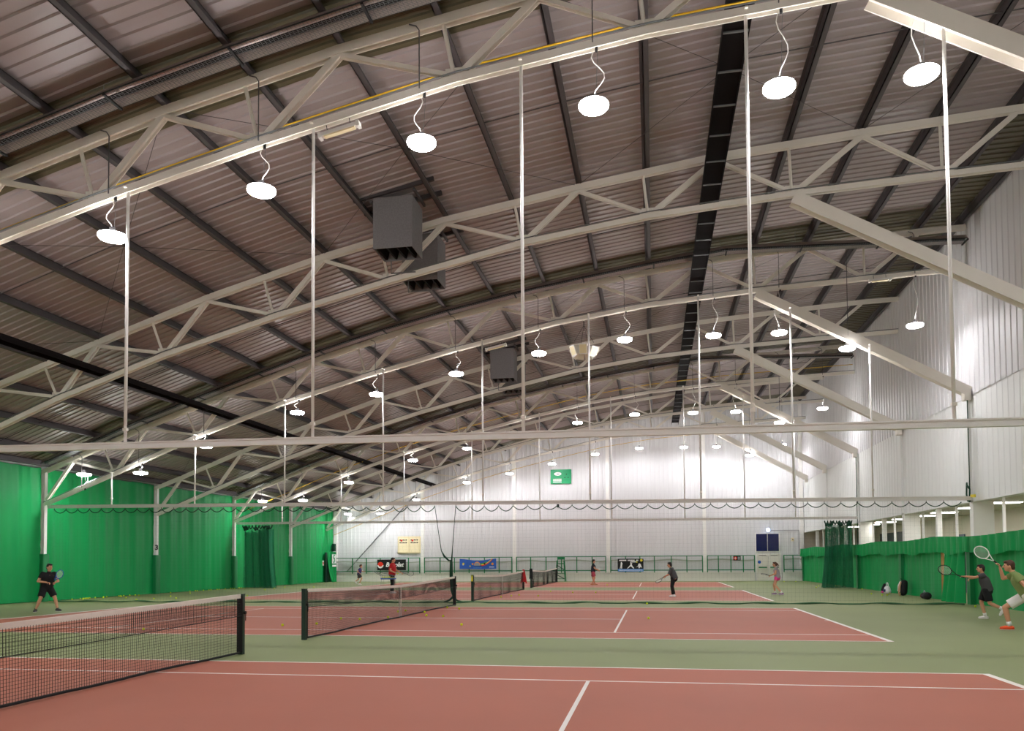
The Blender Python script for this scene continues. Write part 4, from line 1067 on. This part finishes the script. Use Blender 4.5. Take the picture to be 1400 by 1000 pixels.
# two players at the gallery side
tp, g = person('person', 'person in black shorts and grey top reaching with a racket by gallery', gnd(1349, 847), 2.9, 1.5,
  pose(pel=(-.05,0,.92), che=(.04,0,1.22), nk=(.08,0,1.41), hd=(.12,0,1.57), sh=((.05,-.2,1.35),(.08,.19,1.36)), el=((.2,-.3,1.3),(.32,.24,1.3)), wr=((.36,-.22,1.26),(.58,.2,1.33)), kn=((.12,-.1,.52),(-.08,.14,.5)), an=((.02,-.12,.09),(-.42,.18,.34)), ft=((1,0,0),(.5,0,-.85))), M_DGREY, M_TSBLACK, M_SHOEW, M_HAIR, sock=M_WHITEC, leg=.85)
racket('dark racket held out by the person in black shorts', world(tp, g['wr'][1]+V((.09,0,0))), (-.9,.1,.4), (0,1,0), M_BLACK)
tp, g = person('person', 'person in olive shirt, white shorts and orange shoes lunging beside gallery', gnd(1402, 863), 2.85, 1.78,
  pose(pel=(-.06,0,.82), che=(.1,0,1.1), nk=(.2,0,1.28), hd=(.27,0,1.42), sh=((.14,-.2,1.22),(.16,.2,1.22)), el=((.36,-.32,1.14),(.02,.32,1.0)), wr=((.42,-.26,1.38),(-.15,.4,1.1)), hip=((-.05,-.1,.78),(-.05,.1,.78)), kn=((.36,-.12,.5),(-.3,.16,.48)), an=((.28,-.14,.09),(-.62,.18,.16)), ft=((1,0,0),(.85,0,-.5))), M_OLIVEC, M_WHITEC, M_SHOEO, M_HAIRB, sock=M_WHITEC, leg=.8)
racket('white racket held by the person in orange shoes', world(tp, g['wr'][0]+V((.04,0,.09))), (-.75,.1,.62), (0,1,.2), M_WHITE)

# ------------------------------------------------------------------ balls on the floor
BALLP = []
def ball(px, py, lab, grp):
    p = gnd(px, py, .034)
    if p.x < XL+.45: p.x = XL+.45
    while any((p-q).length < .072 for q in BALLP): p.y += .06; p.x += .03
    BALLP.append(p.copy())
    if lab == 'curtain':
        n = len([y for y in TRUSS_Y if p.y < y < 60]); lab = 'yellow tennis ball at the foot of the green curtain, %s bay from white end wall' % ORD[n]
    o = link('tennis_ball', BALLME, None, p); tag(o, lab, 'ball', grp); o.rotation_euler = (random.random()*6, random.random()*6, 0)
CURT = ('curtain', 'balls along the green curtain')
L1 = [(680,550),(690,558),(725,548),(735,552),(745,550),(765,548),(795,558),(805,546),(912,543),(938,537),(967,535),(988,540),(1026,527),(1063,526),(1115,520),(1133,524),(1160,530),(1205,543),(1295,518),(1330,520),(1305,560)]
for x, y in L1: ball(x/7, 740+y/7, *CURT)
L2 = [(842,875),(933,843),(933,862),(963,873),(1012,835),(1025,833),(1040,845),(1050,833),(1078,833),(1090,828),(1105,830),(1118,828),(1162,825),(1193,825),(1218,822),(1230,820),(1245,820),(1283,820),(1308,817),(1320,817),(1337,817),(1350,815),(1365,815),(1378,815)]
for x, y in L2: ball(x/4, 600+y/4, *CURT)
for x, y in [(715,327),(805,313),(905,303),(672,310),(1183,300)]: ball(260+x/7, 760+y/7, 'yellow tennis ball on green floor before the curtain, apart from the litter', 'stray balls by the curtain')
ball(260+548/7, 760+385/7, 'lone yellow tennis ball between two net posts on the third court edge', None)
C2 = ('yellow tennis ball on the red court beside the net with the centre strap', 'balls around the second net')
for x, y in [(145,298),(332,290),(465,262),(568,265),(722,255),(777,224),(818,219),(922,227),(932,245),(1023,249),(1046,202),(1111,208),(1124,295)]: ball(350+x/4, 780+y/4+.4, *C2)
C3 = ('yellow tennis ball on the red court beside the net with the red jacket', 'balls around the third net')
for x, y in [(735,395),(834,384),(908,376),(1091,384),(1210,342),(633,296),(810,272)]: ball(580+x/7, 760+y/7, *C3)
for x, y in [(783,810.2),(814.5,810.2)]: ball(x, y, 'yellow tennis ball on the third court away from its net', 'balls on the third court')
ball(736, 800.6, 'yellow tennis ball lying behind the net beside the umpire chair', None); ball(830, 800, 'yellow tennis ball on the last court near the person in dark top', None)
ball(886.7, 845.4, 'yellow tennis ball on red court past the service line, second net court', None); ball(884.5, 825.6, 'yellow tennis ball on the green strip at the divider net hem', None)
for x, y in [(1072,795.6),(1088,795.4)]: ball(x, y, 'yellow tennis ball at the foot of the end wall beside the door', 'balls by the door')
for x, y in [(1116,803.3),(1119,801.6)]: ball(x, y, 'yellow tennis ball on green floor before the bunched dark net', 'pair of balls before the bunched net')
ball(1143, 801.2, 'yellow tennis ball at the foot of the bunched dark net', None); ball(1178.5, 805.6, 'yellow tennis ball at the low curtain beside the bunched net', None)
ball(1191.4, 812.2, 'yellow tennis ball on the floor beside the bags', None); ball(1333.5, 829.5, 'yellow tennis ball by the low curtain near the bunched green cloth', None)
ball(196.2, 860.5, 'yellow tennis ball seen through the mesh of the nearest net', None); ball(300.7, 822.5, 'yellow tennis ball on third court line behind nearest net post', None)
for x, y in [(1206,813.8),(1213,813.8),(1216,812)]: ball(x, y, 'yellow tennis ball scattered in front of the white handled bag', 'balls in front of the bags')

# ------------------------------------------------------------------ bags along the gallery curtain
def soft(mb, vox=.02, sm=4): return remesh(mb, vox, sm)
p = gnd(1229, 815); t = thing('racket_bag', 'tall black racket bag with pale stripe leaning on the low curtain', 'bag', (17.95, p.y, 0))
c = MB(); c.cone((0,0,.18), (.06,0,.55), .18, .15); c.cone((0,.1,.16), (.06,.06,.6), .14, .1); c.cone((-.03,-.12,.16), (.03,-.08,.5), .15, .1); me = soft(c); me.materials.append(M_TSBLACK); link('body', me, t)
MB().tube([(-.19,-.12,.08), (-.17,-.11,.4), (-.1,-.08,.62)], [.05,.045,.03], 8).build('pale_stripe', mat('tan panel', (206,160,124), .6), t, True)
MB().tube([(-.2,.02,.2), (-.17,.03,.45), (-.08,.03,.64)], [.03,.035,.025], 8).build('white_stripe', M_WHITEC, t, True); MB().tube([(-.02,0,.66), (-.06,.05,.75), (.0,.1,.68)], .014, 6).build('handle', M_BLACK, t, True)
p = gnd(1209.5, 812.6); t = thing('handled_bag', 'white bag with big round handle and navy panel on the floor', 'bag', (17.8, p.y, 0))
c = MB(); c.cone((0,-.12,.14), (0,.12,.14), .14, .14); c.cone((0,-.1,.26), (0,.1,.26), .11, .11); me = soft(c); me.materials.append(M_PURPB); link('body', me, t)
MB().box(-.155, -.12, -.16, .12, .1, .22).build('navy_panel', M_NAVYB, t); MB().tube([(0,.16*math.cos(PI*i/12),.32+.2*math.sin(PI*i/12)) for i in range(13)], .022, 8).build('handle', M_PURPB, t, True)
p = gnd(1202, 811.5); t = thing('small_bag', 'small black bag with pink base beside the white handled bag', 'bag', (17.95, p.y+.2, 0))
c = MB(); c.cone((0,0,.16), (.03,0,.38), .14, .08); me = soft(c); me.materials.append(M_TSBLACK); link('body', me, t); c = MB(); c.cone((-.08,.02,.06), (-.08,-.14,.06), .06, .05); me = soft(c); me.materials.append(M_PINK); link('pink_base', me, t)
p = gnd(1258, 820); t = thing('holdall', 'low dark holdall with brown end lying by the low curtain', 'bag', (17.85, p.y, 0))
c = MB(); c.cone((0,-.22,.15), (0,.2,.15), .15, .13); me = soft(c); me.materials.append(M_TSBLACK); link('body', me, t)
c = MB(); c.cone((-.03,.22,.14), (-.03,.3,.13), .12, .09); me = soft(c); me.materials.append(mat('maroon brown', (96, 44, 36), .6)); link('brown_end', me, t)
MB().tube([(-.05,-.1+.2*i/8,.27+.09*math.sin(PI*i/8)) for i in range(9)], .014, 6).build('handle', M_GREYP, t, True)
p = gnd(1237.5, 815.5); t = thing('water_bottle', 'small clear-brown bottle standing between bag and holdall', 'bottle', (17.72, p.y, 0))
MB().lathe([(.03,0),(.034,.02),(.034,.14),(.016,.18),(.014,.2)], n=14).build('body', mat('bottle amber', (176,150,110), .2, alpha=1), t, True); MB().lathe([(.017,.2),(.017,.225)], n=12).build('cap', M_WHP, t)
